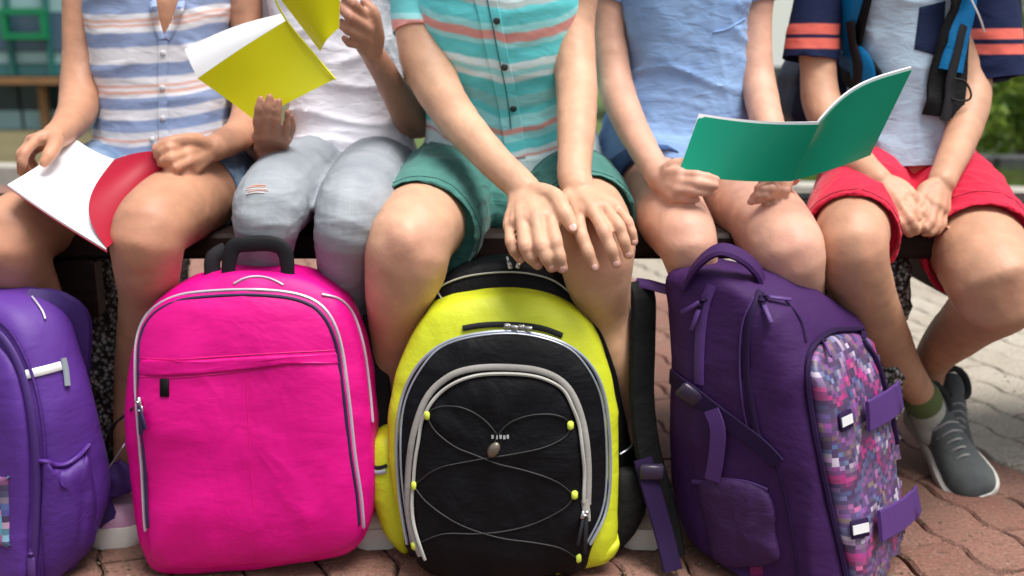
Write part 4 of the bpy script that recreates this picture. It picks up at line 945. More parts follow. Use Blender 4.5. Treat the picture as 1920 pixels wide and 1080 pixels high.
patch(MB(), sharp([(1724, 14), (1772, 2), (1768, 108), (1714, 92)]), tr5, t=.0012, n=60, rings=5, lift=.0012, dflt=1.62, p=12).build('chest_pocket', cloth('navy jersey', NV, None, 900, .3, sheen=0), s5)
M['shorts5'] = cloth('red jersey', (.52, .006, .040), (.64, .012, .055), 800, .9, .8, .25, 12)
p5 = pants_mesh([[(1622, 354, 1.68, 90), (1612, 380, 1.58, 90), (1603, 407, 1.49, 88), (1599, 428, 1.44, 87), (1597, 446, 1.40, 88)], [(1770, 362, 1.68, 94), (1795, 398, 1.585, 98), (1820, 440, 1.495, 101), (1832, 460, 1.46, 101), (1840, 476, 1.43, 102)]], [(1700, 385, 1.70, 118, .75), (1700, 345, 1.70, 128, .78), (1702, 305, 1.698, 124, .84), (1704, 275, 1.695, 112, .86)], [(1700, 375, 1.68, 70), (1702, 400, 1.60, 62), (1706, 412, 1.555, 50)], amp=.0028, seed=15, sc=(14, 12, 22))
o5 = link('shorts', p5, M['shorts5'], r5); M['st5'] = plain('dark red thread', (.25, .004, .02), .9)
hem_stitch(p5, [(1599, 428, 1.44, 87), (1597, 446, 1.40, 88)], o5, M['st5']); hem_stitch(p5, [(1820, 440, 1.495, 105), (1832, 460, 1.46, 107)], o5, M['st5'])
toe = G(1803, 900, .002); hl = G(1716, 766, .085)
M['sock'] = cloth('pale green cuff sock', (.40, .42, .38), None, 600, .3); M['sockg'] = cloth('olive sock cuff', (.10, .14, .05), None, 600, .3)
sk = ch([(1713, 722, 1.572, 36), (1725, 742, 1.592, 34), (1736, 762, 1.602, 33), (1742, 785, 1.615, 33), (1748, 810, 1.615, 30)])
MB().tube(sk[1:], 20, .006, ref=(1, .05, .02)).build('sock', M['sock'], r5)
MB().tube([[*(np.array(sk[1][:3]) * (1 - k) + np.array(sk[2][:3]) * k), sk[1][3] + .0012, sk[1][3] + .0012] for k in (0.05, .3, .55)], 20, .004, ref=(1, .05, .02)).build('sock_cuff', M['sockg'], r5)
sh_, T_ = shoe(r5, hl, toe, (-.25, -.55, 1), M['shoe_grey'], M['white_rubber'], .207, M['lace'], wk=1.12)
hl2 = G(1752, 748, .075); toe2 = G(1775, 850, .01)
shoe(r5, hl2, toe2, (.1, -.4, 1), M['shoe_grey'], M['white_rubber'], .185, M['lace'])
# ================================================================== NOTEBOOKS
def cover_mat(name, c, c2):
    m, t, b, N, L = newmat(name); o = texco(t)
    L(mix(t, noise(t, o, 6, 2), c, c2), b.inputs['Base Color']); b.inputs['Roughness'].default_value = .22; b.inputs['Specular IOR Level'].default_value = .45
    L(bump(t, noise(t, o, 9, 2, .5), .15, .01), b.inputs['Normal']); return m
M['cov_red'] = cover_mat('red card', (.28, .002, .018), (.34, .003, .024)); M['cov_red'].node_tree.nodes['Principled BSDF'].inputs['Roughness'].default_value = .5; M['cov_red'].node_tree.nodes['Principled BSDF'].inputs['Specular IOR Level'].default_value = .25; M['cov_yel'] = cover_mat('yellow glossy card', (.68, .66, .006), (.78, .76, .01)); M['cov_grn'] = cover_mat('green glossy card', (.0, .25, .15), (.0, .31, .185))
m, t, b, N, L = newmat('white paper'); L(mix(t, noise(t, texco(t), 8, 3), (.80, .81, .86), (.84, .85, .89)), b.inputs['Base Color']); b.inputs['Roughness'].default_value = .7; M['paper'] = m
def leaf(c4, bulge=(0, 0), n=18, off=0.0, shrink=0.0):
    """c4: TL,TR,BR,BL world points; bulge = (across u, across v) along normal; returns grid"""
    TL, TR, BR, BL = [np.array(q, float) for q in c4]; nn = nrm(np.cross(TR - TL, BL - TL)); V = np.zeros((n, n, 3))
    for i in range(n):
        for j in range(n):
            v = shrink + (1 - 2 * shrink) * i / (n - 1); u = shrink * .7 + (1 - 1.4 * shrink) * j / (n - 1)
            V[i, j] = TL * (1 - u) * (1 - v) + TR * u * (1 - v) + BR * u * v + BL * (1 - u) * v + nn * (bulge[0] * math.sin(math.pi * u) * (1 - .3 * v) + bulge[1] * math.sin(math.pi * v) + off)
    return V
def solid(mb, V, th):
    n, m_ = V.shape[:2]; du = np.gradient(V, axis=1); dv = np.gradient(V, axis=0); nn = np.cross(du, dv); nn /= np.linalg.norm(nn, axis=2)[:, :, None] + 1e-12
    W_ = V + nn * th; o = len(mb.v); mb.grid(V); mb.grid(W_, flip=True); k = n * m_
    e = [(0, j) for j in range(m_)] + [(i, m_ - 1) for i in range(1, n)] + [(n - 1, j) for j in range(m_ - 2, -1, -1)] + [(i, 0) for i in range(n - 2, 0, -1)]
    for a in range(len(e)):
        p, q = e[a], e[(a + 1) % len(e)]; p_, q_ = o + p[0] * m_ + p[1], o + q[0] * m_ + q[1]
        mb.f.append((p_, q_, q_ + k, p_ + k)); mb.mi.append(0)
def slab(mb, V, a, b):
    du = np.gradient(V, axis=1); dv = np.gradient(V, axis=0); nn = np.cross(du, dv); nn /= np.linalg.norm(nn, axis=2)[:, :, None] + 1e-12
    return solid(mb, V + nn * a, b - a)
def PP(*a): return [P(*q) for q in a]
# red: white pages of the left half uppermost, red cover of the right half lifted
n1 = thing('notebook', 'open notebook with red cover and blank white page, lying on a lap', 'notebook', P(205, 380, 1.37))
L1 = PP((140, 260, 1.52), (216, 299, 1.43), (199, 467, 1.265), (14, 346, 1.33)); R1 = PP((214, 299, 1.43), (312, 283, 1.41), (300, 395, 1.42), (200, 465, 1.265))
g = leaf(L1, (0.004, .003)); mb = MB(); solid(mb, g, .003); mb.build('page_block', M['paper'], n1, angle=40)
mb = MB(); solid(mb, leaf(L1, (0.004, .003), off=.0032, shrink=-.008), .0006); mb.build('cover', M['cov_red'], n1, angle=40)
def bowed(c4, f, n=22, off=0.0, sh=0.0):
    V = leaf(c4, (0, 0), n, off, sh)
    for i in range(n):
        for j in range(n): V[i, j] += f(j / (n - 1), i / (n - 1))
    return V
fr = lambda u, v: np.array([-.019 * math.sin(math.pi * v) * (1 - u) ** 1.2, - .026 * math.sin(math.pi * v) * (1 - u) ** 1.5, .004 * math.sin(math.pi * u)])
mb = MB(); solid(mb, bowed(R1, fr), .0006); mb.build('cover', M['cov_red'], n1, angle=40)
mb = MB(); slab(mb, bowed(R1, fr, sh=.07), .0024, .0044); mb.build('page_block', M['paper'], n1, angle=40)
# yellow
n2 = thing('notebook', 'open notebook with yellow cover held up in front of the white tee', 'notebook', P(560, 110, 1.46))
L2 = PP((370, 147, 1.47), (537, 38, 1.44), (628, 148, 1.435), (478, 226, 1.452)); R2 = PP((506, -28, 1.44), (640, -110, 1.40), (636, 52, 1.425), (600, 96, 1.432))
mb = MB(); solid(mb, leaf(L2, (-.006, .003)), .0007); mb.build('cover', M['cov_yel'], n2, angle=40)
mb = MB(); solid(mb, leaf(L2, (-.006, .003), off=.0009, shrink=.006), .0022); mb.build('page_block', M['paper'], n2, angle=40)
mb = MB(); solid(mb, leaf(R2, (-.014, .0)), .0007); mb.build('cover', M['cov_yel'], n2, angle=40)
mb = MB(); solid(mb, leaf(R2, (-.014, .0), off=.0009, shrink=.006), .0022); mb.build('page_block', M['paper'], n2, angle=40)
Pg = PP((346, 92, 1.51), (528, 26, 1.475), (545, 44, 1.455), (374, 152, 1.485))
mb = MB(); solid(mb, bowed(Pg, lambda u, v: np.array([0, -.004 * math.sin(math.pi * v), .006 * math.sin(math.pi * u)])), .0010); mb.build('lifted_pages', M['paper'], n2, angle=40)
mb = MB(); s_ = P(515, -10, 1.556); mb.tube([list(P(506, -28, 1.439)) + [.0016] * 2, list(P(537, 38, 1.439)) + [.0016] * 2, list(P(628, 148, 1.433)) + [.0016] * 2], 6, .01, ref=(1, 0, 0)); mb.build('spine', M['cov_yel'], n2)
# green
n3 = thing('notebook', 'open notebook with green glossy cover in the hands of the child in light blue', 'notebook', P(1480, 240, 1.45))
L3 = PP((1310, 217, 1.41), (1536, 234, 1.335), (1484, 340, 1.36), (1272, 325, 1.392)); R3 = PP((1536, 234, 1.335), (1710, 131, 1.385), (1632, 291, 1.40), (1484, 340, 1.36))
bl = lambda u, v: np.array([0, -.004 * math.sin(math.pi * u), -.004 * math.sin(math.pi * u)])
br = lambda u, v: np.array([-.012 * math.sin(math.pi * u) * (1 - v), -.010 * math.sin(math.pi * u), .016 * math.sin(math.pi * u) * (1 - v) ** 1.0 * (1 - .4 * u)])
for c4, fn in ((L3, bl), (R3, br)):
    mb = MB(); solid(mb, bowed(c4, fn), .0007); mb.build('cover', M['cov_grn'], n3, angle=40)
    V = bowed(c4, fn); du = np.gradient(V, axis=1); dv = np.gradient(V, axis=0); nn = np.cross(du, dv); nn /= np.linalg.norm(nn, axis=2)[:, :, None]
    sgn = 1 if nn[:, :, 1].mean() > 0 else -1
    V2 = V + sgn * nn * .0011; V2[:, :, 2] += .0035 * (1 - np.linspace(0, 1, 22))[:, None]
    mb = MB(); solid(mb, V2, sgn * .0028); mb.build('page_block', M['paper'], n3, angle=40)

# ================================================================== BACKPACKS
def bag_body(outline, Yf, front, back, p=3.5, q=2.4, n=180, rings=26, name='body', amp=.003, seed=0, fsc=(9, 9, 16)):
    O = cr(outline, per=max(2, n // len(outline)), closed=True); N = len(O); c2 = O.mean(axis=0)
    W_ = np.array([P(a, b_, Yf(b_)) for a, b_ in O]); c = P(c2[0], c2[1], Yf(c2[1])); ss = [1 - (1 - k / rings) ** 1.6 for k in range(rings + 1)]
    rows = []
    for s_ in ss: rows.append([c + (w_ - c) * max(s_, .002) + np.array([0, -front * max(0, 1 - s_ ** p) ** (1 / q), 0]) for w_ in W_])
    for dy, s_ in ((.25, 1.0), (.5, 1.0), (.75, 1.0), (.9, .985), (1.0, .95), (1.0, .6), (1.0, .02)): rows.append([c + (w_ - c) * s_ + np.array([0, back * dy, 0]) for w_ in W_])
    V = np.array(rows); mb = MB(); mb.grid(V, V.copy(), wrap=True); mb.f.append(tuple(range(N))); mb.mi.append(0); e = (len(rows) - 1) * N; mb.f.append(tuple(range(e, e + N))); mb.mi.append(0)
    me = mb.mesh(name); bm = bmesh.new(); bm.from_mesh(me); bmesh.ops.recalc_face_normals(bm, faces=bm.faces); bm.to_mesh(me); bm.free(); me.update()
    displace(me, lambda a, n_: folds(a, amp, fsc, seed) + amp * .6 * vnoise(a * 22))
    a = co(me); a[:, 2] = np.maximum(a[:, 2], .002); setco(me, a); return me
def up_mesh(mb, amp, seed, fsc=(9, 9, 16)):
    me = mb.mesh('panel'); bm = bmesh.new(); bm.from_mesh(me); bmesh.ops.recalc_face_normals(bm, faces=bm.faces); bm.to_mesh(me); bm.free(); me.update()
    displace(me, lambda a, n_: folds(a, amp, fsc, seed)); a = co(me); a[:, 2] = np.maximum(a[:, 2], .002); setco(me, a); return me
def smooth_v(me, it=2): pass
def zipper(parent, tree, px, py, dx, dy, matm, matt, ln=.03, wd=.008):
    q, n_ = hit(tree, px, py, .003); q2, n2_ = hit(tree, px + dx, py + dy, .005); d = nrm(q2 - q); s_ = nrm(np.cross(n_, d))
    z = MB().box(q, (.012, .007, .005), (d, s_, n_), .0015).ball(q + n_ * .003, (.004, .003, .002), 8, 6).build('zip_slider', matm, parent)
    MB().box(q + d * (.006 + ln / 2) + n_ * .002, (ln, wd, .0028), (d, s_, n_), .001).build('zip_pull', matt, z)

# ---- pink backpack
M['pink'] = nylon('hot pink nylon', (.62, .0, .20), .5, 1.0, 6, (.74, .0, .25), spec=.3); M['pinkd'] = nylon('pink nylon seam', (.66, .0, .20), .55, .3, 20)
M['pipe'] = plain('silver lilac piping', (.50, .45, .54), .35, .2); M['navy'] = plain('navy tape', (.015, .008, .05), .7)
bpk = thing('backpack', 'hot pink backpack with silver piping standing in front of the grey jeans', 'backpack', P(470, 1060, 1.27) * (1, 1, 0), 'school backpacks on the paving in front of the bench')
Yp = lambda py: 1.268 + (1070 - py) / 560 * .045
me = bag_body([(292, 1066), (268, 1020), (254, 960), (243, 880), (236, 800), (240, 720), (254, 640), (280, 582), (325, 540), (400, 515), (480, 509), (560, 516), (622, 545), (662, 600), (686, 690), (698, 800), (703, 900), (694, 980), (662, 1030), (600, 1048), (450, 1068), (360, 1074)], Yp, .042, .075, 3.2, 2.2, amp=.0022, seed=2)
link('shell', me, M['pink'], bpk); tp_ = bvh(me)
fp = [(290, 1058), (276, 990), (270, 880), (262, 780), (258, 700), (262, 630), (285, 585), (335, 556), (410, 546), (500, 545), (570, 556), (612, 584), (637, 640), (652, 740), (664, 850), (678, 950), (672, 1010), (600, 1040), (450, 1062), (350, 1068)]
pm_ = patch(MB(), fp, tp_, t=.010, n=160, rings=16, p=6, lift=.001); VP = pm_.rings; me = up_mesh(pm_, .0034, 4, (6, 6, 7)); o = link('front_panel', me, M['pink'], bpk); tf = bvh([me]); 
both = bvh([bpk.children[0].data, me])
pl = [(280, 1030), (270, 940), (266, 850), (258, 760), (252, 690), (257, 628), (281, 582), (332, 553), (408, 543), (500, 542), (574, 553), (617, 582), (643, 640), (658, 740), (669, 850), (681, 965)]
rim_cord(MB(), VP, 1, 1/20, 15.5/20, .0024, .0015, .003).build('piping', M['pipe'], bpk)
rim_cord(MB(), VP, 3, 1/20, 15.5/20, .0026, -.001, .0015).build('zip_tape', M['navy'], bpk)
cord_on(MB(), tp_, [(605, 553), (636, 562), (662, 592), (680, 650), (690, 720), (697, 790)], .0018, .0018).build('piping', M['pipe'], bpk)
cord_on(MB(), tp_, [(440, 532), (460, 522), (485, 519), (510, 524), (530, 534)], .0016, .001).build('piping', M['pipe'], bpk)
cord_on(MB(), tf, [(264, 671), (330, 674), (420, 668), (520, 662), (600, 658), (642, 655)], .0008, .0002, per=8).build('seam', M['pinkd'], o)
cord_on(MB(), tf, [(264, 706), (330, 708), (420, 700), (500, 690), (585, 680), (648, 684)], .0009, .0002, per=8).build('seam', M['pinkd'], o)
fl = [(268, 676), (330, 678), (420, 672), (520, 667), (600, 663), (642, 662), (646, 680), (585, 678), (500, 688), (420, 697), (330, 704), (266, 702)]
link('pocket_flap', up_mesh(patch(MB(), fl, tf, t=.0022, n=60, rings=5, p=8, lift=.0006), .0006, 3), M['pink'], o)
q, n_ = hit(tf, 309, 727, .001); s_ = nrm(np.cross(n_, (0, 0, 1))); MB().box(q, (.0125, .024, .003), (s_, np.cross(n_, s_), n_), .001).build('tag', M['black'], o)
cord_on(MB(), tf, [(462, 712), (466, 800), (472, 900), (478, 1000), (478, 1050)], .0006, .0001, per=8).build('seam', M['pinkd'], o)
zipper(bpk, both, 264, 752, 10, 30, M['metal'], M['navy'], .032, .007)
zipper(bpk, both, 268, 768, 4, 30, M['metal'], M['navy'], .026, .007)
MB().tube([list(P(x_, y_, 1.315)) + [r_, .004] for x_, y_, r_ in ((428, 524, .009), (430, 488, .010), (440, 462, .011), (470, 457, .011), (508, 457, .011), (530, 466, .011), (538, 490, .010), (540, 528, .009))], 12, .005, ref=(0, 1, 0)).build('handle', M['webbing'], bpk)
MB().ribbon([P(400, 530, 1.335), P(398, 490, 1.34), P(408, 476, 1.345), P(424, 468, 1.35)], .022, .006, side=(1, .3, 0)).build('shoulder_strap', M['webbing'], bpk)
MB().ribbon([P(700, 590, 1.37), P(705, 660, 1.385), P(713, 730, 1.38), P(716, 800, 1.37), P(712, 870, 1.36), P(706, 930, 1.355)], .03, .005, side=(1, .2, 0)).build('shoulder_strap', M['webbing'], bpk)
MB().ribbon([P(252, 762, 1.27), P(235, 778, 1.30), P(212, 800, 1.34), P(196, 850, 1.36), P(190, 900, 1.36)], .012, .003, side=(.3, 1, .3)).build('strap_end', M['webbing'], bpk)
MB().ribbon([P(232, 835, 1.30), P(216, 860, 1.33), P(196, 888, 1.35)], .008, .002, side=(0, 1, .2)).build('strap_end', M['pipe'], bpk)

# ---- black and lime backpack
M['lime'] = nylon('lime yellow nylon', (.54, .60, .012), .5, .7, 10, (.64, .70, .03)); M['bk2'] = nylon('black ripstop nylon', (.0035, .0035, .005), .55, .8, 14, spec=.16); M['mesh'] = nylon('black mesh', (.006, .006, .008), .8, .5, 40)
M['sil2'] = plain('silver reflective piping', (.36, .40, .47), .3, .35); M['zipg'] = cloth('warm grey zip tape', (.27, .26, .24), (.34, .33, .31), 500, .2, .7); M['limeb'] = plain('lime cord loop', (.62, .75, .08), .6)
M['cord'] = plain('dark grey bungee', (.015, .016, .017), .6); M['bronze'] = plain('grey brown toggle', (.20, .175, .14), .35, .5)
bbk = thing('backpack', 'black and lime yellow backpack with a zigzag bungee cord across its pocket', 'backpack', P(940, 1075, 1.25) * (1, 1, 0), 'school backpacks on the paving in front of the bench')
Yb = lambda py: 1.262 + (1080 - py) / 580 * .05
Yb2 = lambda py: 1.335 + (1080 - py) / 580 * .03
meb = bag_body([(770, 1060), (745, 960), (745, 850), (752, 740), (775, 650), (800, 585), (830, 528), (880, 498), (950, 489), (1020, 497), (1075, 530), (1115, 590), (1150, 680), (1172, 780), (1188, 870), (1185, 960), (1150, 1050), (1000, 1075), (860, 1080)], Yb2, .03, .06, 4, 2.4, amp=.002, seed=6)
link('back_compartment', meb, M['bk2'], bbk); tb0 = bvh(meb)
me = bag_body([(775, 1040), (752, 980), (735, 900), (729, 820), (735, 735), (756, 668), (792, 602), (845, 563), (950, 551), (1045, 565), (1105, 610), (1140, 680), (1157, 770), (1159, 860), (1156, 960), (1150, 1030), (1115, 1060), (1000, 1082), (880, 1086)], Yb, .036, .07, 3.4, 2.3, amp=.0020, seed=8)
sh = link('shell', me, M['lime'], bbk); tb1 = bvh(me)
fr_ = [(775, 1062), (755, 960), (748, 850), (753, 765), (780, 695), (830, 648), (900, 628), (980, 625), (1060, 648), (1108, 692), (1132, 760), (1140, 860), (1134, 950), (1108, 1030), (1085, 1075), (980, 1096), (860, 1096)]
me2 = up_mesh(patch(MB(), fr_, tb1, t=.010, n=160, rings=14, p=7, lift=.001), .0022, 14, (10, 10, 14)); fp_ = link('front_panel', me2, M['bk2'], bbk); tb2 = bvh([me, me2])
inn = [(782, 1050), (776, 960), (780, 880), (786, 820), (806, 756), (842, 720), (885, 702), (950, 698), (1018, 708), (1060, 740), (1082, 795), (1092, 870), (1092, 950), (1085, 1030), (1080, 1085), (960, 1100), (850, 1095)]
me3 = up_mesh(patch(MB(), inn, tb2, t=.010, n=160, rings=14, p=6, lift=.001), .0026, 23, (12, 12, 18)); fk = link('pocket', me3, M['bk2'], bbk); tb3 = bvh([me, me2, me3])
pz = [(765, 1018), (752, 940), (745, 850), (751, 762), (779, 692), (829, 645), (900, 625), (980, 622), (1061, 645), (1111, 690), (1136, 760), (1143, 870), (1136, 955), (1106, 1018)]
cord_on(MB(), tb2, pz, .0024, .002).build('piping', M['sil2'], bbk)
pz2 = [(a + (7 if a < 820 else (-7 if a > 1070 else 0)), b_ + (6 if b_ < 760 else 0)) for a, b_ in pz]
cord_on(MB(), tb2, pz2, .0014, .0015).build('piping', M['sil2'], bbk)
zz1 = [(790, 1040), (768, 975), (767, 890), (775, 820), (797, 752), (832, 712), (880, 692), (950, 688), (1020, 697), (1066, 727), (1092, 790), (1102, 870), (1101, 945)]
band_on(MB(), tb3, zz1, 12, .003, .0035, per=6).build('zip_tape', M['zipg'], bbk)
zz2 = [(798, 1044), (779, 975), (778, 890), (786, 822), (808, 762), (842, 727), (886, 708), (950, 703), (1016, 711), (1056, 738), (1080, 795), (1090, 870), (1090, 940)]
cord_on(MB(), tb3, zz2, .0024, .0045).build('piping', M['cream_zip'], bbk)
lp = [(803, 778), (1068, 797), (779, 910), (1076, 927), (779, 1022), (1082, 1046)]
cords = [[(803, 778), (812, 768), (835, 761), (868, 764), (900, 780), (920, 798), (932, 815)], [(1066, 797), (1058, 783), (1030, 776), (995, 778), (965, 787), (945, 800), (934, 815)], [(803, 780), (815, 805), (850, 835), (890, 852), (930, 868), (980, 880), (1040, 900), (1072, 925)], [(1068, 800), (1060, 818), (1030, 835), (990, 846), (930, 856), (880, 864), (820, 878), (781, 908)],
         [(779, 912), (800, 940), (840, 970), (880, 990), (940, 1008), (1000, 1016), (1050, 1026), (1080, 1045)], [(1075, 930), (1060, 950), (1030, 968), (990, 985), (940, 996), (890, 1000), (830, 1000), (781, 1020)], [(932, 815), (928, 828), (924, 838)]]
for c_ in cords: cord_on(MB(), tb3, c_, .0009, .0022, per=8).build('bungee_cord', M['cord'], fk)
for a, b_ in lp:
    q, n_ = hit(tb3, a, b_, .003); s_ = nrm(np.cross(n_, (0, 0, 1))); MB().box(q, (.009, .012, .006), (s_, np.cross(n_, s_), n_), .0025).build('cord_loop', M['limeb'], fk)
q, n_ = hit(tb3, 926, 842, .006); d = nrm(np.array([.45, -.1, .85])); s_ = nrm(np.cross(n_, d)); MB().ball(q, (.0075, .0125, .0065), 14, 10, (s_, d, n_)).build('toggle', M['bronze'], fk)
m, t, b, N, L = newmat('woven label'); a_ = texco(t); L(mix(t, ramp(t, noise(t, mapping(t, a_, (260, 1, 90)), 1, 1), [(.48, (0, 0, 0)), (.52, (1, 1, 1))]), (.02, .02, .02), (.42, .42, .42)), b.inputs['Base Color']); M['label'] = m
for k, (a, wd) in enumerate(((924, 5), (932, 3), (938, 5), (945, 5), (952, 5))):
    q, n_ = hit(tb3, a, 818 + k % 2, .003); s_ = nrm(np.cross(n_, (0, 0, 1))); MB().box(q, (wd * .0006, .005, .0008), (s_, np.cross(n_, s_), n_)).build('logo_mark', plain('grey print', (.36, .37, .38), .5), fk)
band_on(MB(), tb2, [(1095, 935), (1098, 960), (1098, 975)], 15, .002, .005).build('zip_end', M['zipg'], bbk)
zipper(bbk, tb3, 1098, 958, -2, 24, M['metal'], M['webbing'], .05, .006); zipper(bbk, tb3, 1090, 965, -6, 24, M['metal'], M['webbing'], .035, .006)
band_on(MB(), tb1, [(868, 616), (905, 610), (960, 609), (1015, 615), (1054, 630)], 11, .003, .003).build('zip_tape', M['webbing'], bbk)
zipper(bbk, tb1, 950, 611, 10, 2, M['metal'], M['metal'], .010, .005); zipper(bbk, tb1, 976, 613, 10, 2, M['metal'], M['metal'], .010, .005)
cord_on(MB(), tb0, [(800, 572), (826, 540), (872, 520), (930, 512), (985, 513), (1040, 528), (1080, 562)], .0013, .003).build('piping', M['cream_zip'], bbk)
zipper(bbk, tb0, 955, 500, -4, -8, M['metal'], M['metal'], .009, .004); zipper(bbk, tb0, 972, 500, 6, -8, M['metal'], M['metal'], .009, .004)
pk = bag_body([(765, 1036), (730, 1010), (706, 960), (692, 905), (684, 860), (700, 828), (728, 816), (748, 830), (764, 880), (774, 960)], lambda y: 1.30, .022, .06, 3, 2, n=90, rings=10, amp=.002, seed=3); pko = link('side_pocket', pk, M['lime'], bbk); tpk = bvh(pk)
band_on(MB(), tpk, [(686, 862), (692, 878), (706, 886), (724, 882)], 9, .002, .002).build('pocket_rim', M['sil2'], pko)
band_on(MB(), tpk, [(687, 852), (694, 869), (708, 877), (726, 872)], 7, .0025, .002).build('pocket_rim', M['webbing'], pko)
pk = bag_body([(1150, 900), (1180, 880), (1206, 900), (1212, 950), (1190, 1000), (1155, 1035), (1140, 1040)], lambda y: 1.32, .022, .06, 3, 2, n=90, rings=10, amp=.002, seed=4); link('side_pocket', pk, M['mesh'], bbk)
co_ = bag_body([(1098, 1048), (1130, 1020), (1160, 1016), (1150, 1040), (1120, 1056)], lambda y: 1.262, .012, .04, 3, 2, n=60, rings=8, amp=.001, seed=4); link('corner_piece', co_, M['lime'], bbk)
MB().ribbon([P(1168, 640, 1.40), P(1185, 700, 1.41), P(1200, 790, 1.41), P(1205, 880, 1.40), P(1190, 960, 1.39)], .035, .006, side=(1, .4, 0)).build('shoulder_strap', M['webbing'], bbk)
cord_on(MB(), tb0, [(1160, 850), (1180, 835), (1190, 815), (1196, 780), (1190, 752)], .0012, .006, dflt=1.38).build('cord', M['sil2'], bbk)

# ---- lofted bags seen on the corner
def bag_loft(rows, aA, bA, power=4.5, n=120, amp=.003, seed=0, fsc=(9, 9, 9), name='body'):
    """rows: (py, px of the near front corner, Y there, depth, width); aA: direction of depth (backwards), bA: direction of width"""
    aA, bA = nrm(aA), nrm(bA); th = np.arange(n) / n * 2 * math.pi; ct, st_ = np.cos(th), np.sin(th); ct = np.sign(ct) * np.abs(ct) ** (2 / power); st_ = np.sign(st_) * np.abs(st_) ** (2 / power)
    R_ = []
    for py, px, Y, d, w_ in rows:
        p = P(px, py, Y); c = p + aA * d / 2 + bA * w_ / 2; R_.append([c[0], c[1], c[2], d / 2, w_ / 2])
    A = cr(R_, step=.007); V = np.zeros((len(A) + 1, n, 3))
    for k, q in enumerate(A): V[k + 1] = q[:3] + np.outer(ct * q[3], aA) + np.outer(st_ * q[4], bA)
    q = A[0]; V[0] = q[:3] + np.array([0, 0, .002]) + np.outer(ct * q[3] * .5, aA) + np.outer(st_ * q[4] * .5, bA)
    TC = np.zeros_like(V); TC[..., 0] = V @ bA; TC[..., 1] = V[..., 2]
    mb = MB(); mb.grid(V, TC, wrap=True); mb.f.append(tuple(range(n))); mb.mi.append(0); e = len(A) * n; mb.f.append(tuple(range(e, e + n))); mb.mi.append(0)
    me = mb.mesh(name); bm = bmesh.new(); bm.from_mesh(me); bmesh.ops.recalc_face_normals(bm, faces=bm.faces); bm.to_mesh(me); bm.free(); me.update()
    displace(me, lambda a, n_: folds(a, amp, fsc, seed) + amp * .6 * vnoise(a * 20)); a = co(me); a[:, 2] = np.maximum(a[:, 2], .002); setco(me, a); return me
def mosaic(name, pal, cell=.0058, chev=True, off=0.0):
    m, t, b, N, L = newmat(name); a = attr(t); sn = N('ShaderNodeVectorMath'); sn.operation = 'SNAP'; L(a.outputs['Vector'], sn.inputs[0]); sn.inputs[1].default_value = (cell * 1.35, cell, cell)
    sp = N('ShaderNodeSeparateXYZ'); L(sn.outputs[0], sp.inputs[0]); wn = N('ShaderNodeTexWhiteNoise'); L(sn.outputs[0], wn.inputs[0])
    pp = math_(t, 'PINGPONG', sp.outputs['X'], .052); v = math_(t, 'ADD', sp.outputs['Y'], math_(t, 'MULTIPLY', pp, 1.0)); v = math_(t, 'ADD', v, math_(t, 'MULTIPLY', wn.outputs['Value'], cell * 1.6))
    big = noise(t, sn.outputs[0], 18, 2, .5); v = math_(t, 'ADD', v, math_(t, 'MULTIPLY', big, .05))
    f = math_(t, 'FRACT', math_(t, 'DIVIDE', v, .105)); st_ = []
    for k, c_ in enumerate(pal): st_.append((k / len(pal), c_))
    col = ramp(t, f, st_, 'CONSTANT'); sub = N('ShaderNodeTexWhiteNoise'); sub.noise_dimensions = '4D'; L(sn.outputs[0], sub.inputs['Vector']); sub.inputs['W'].default_value = 3.3
    col = mix(t, .18, col, ramp(t, sub.outputs['Value'], st_, 'CONSTANT')); col = mix(t, math_(t, 'MULTIPLY', wn.outputs['Value'], 1.0), col, (.06, .035, .09))
    L(col, b.inputs['Base Color']); b.inputs['Roughness'].default_value = .45; L(bump(t, noise(t, texco(t), 30, 3), .3, .004), b.inputs['Normal']); return m
pal = [(.07, .11, .26), (.04, .025, .10), (.55, .03, .20), (.50, .04, .24), (.22, .07, .26), (.34, .24, .44), (.62, .54, .66), (.10, .17, .34), (.08, .045, .17), (.24, .20, .14), (.26, .09, .34), (.12, .08, .24), (.42, .14, .34), (.10, .12, .28)]
M['mosaic'] = mosaic('pixel print', pal); M['mosaic2'] = mosaic('blue pink pixel print', [(.60, .15, .45), (.15, .55, .70), (.70, .35, .55), (.10, .14, .50), (.75, .65, .80), (.05, .40, .65)], .009)
M['plum'] = nylon('dark purple nylon', (.034, .009, .070), .68, 1.0, 9, (.052, .014, .098), spec=.22); M['plum2'] = nylon('purple webbing', (.070, .024, .155), .55, .2, 20); M['plumd'] = plain('dark purple zip', (.018, .006, .042), .75, 0, .2); M['refl'] = plain('reflective patch', (.72, .74, .76), .35, .1, var=.04); M['buckle'] = plain('purple black buckle', (.03, .02, .05), .35)
pbk = thing('backpack', 'large dark purple backpack with a pink and blue pixel print pocket on its front', 'backpack', P(1480, 1090, 1.24) * (1, 1, 0), 'school backpacks on the paving in front of the bench')
aA, bA = (-.77, .64, 0), (.64, .77, 0)
rows = [(1145, 1578, 1.150, .20, .17), (1130, 1582, 1.152, .245, .20), (1075, 1574, 1.152, .265, .255), (980, 1554, 1.158, .258, .268), (860, 1532, 1.165, .243, .278), (760, 1512, 1.175, .222, .275), (690, 1500, 1.185, .21, .26), (630, 1478, 1.20, .195, .22), (585, 1446, 1.22, .175, .175), (552, 1410, 1.24, .145, .15), (528, 1380, 1.262, .11, .12), (512, 1352, 1.285, .065, .08), (506, 1340, 1.295, .03, .04)]
rows = rows[::-1]
meP = bag_loft(rows, aA, bA, amp=.0052, seed=33, fsc=(10, 10, 4)); link('shell', meP, M['plum'], pbk); tP = bvh(meP)
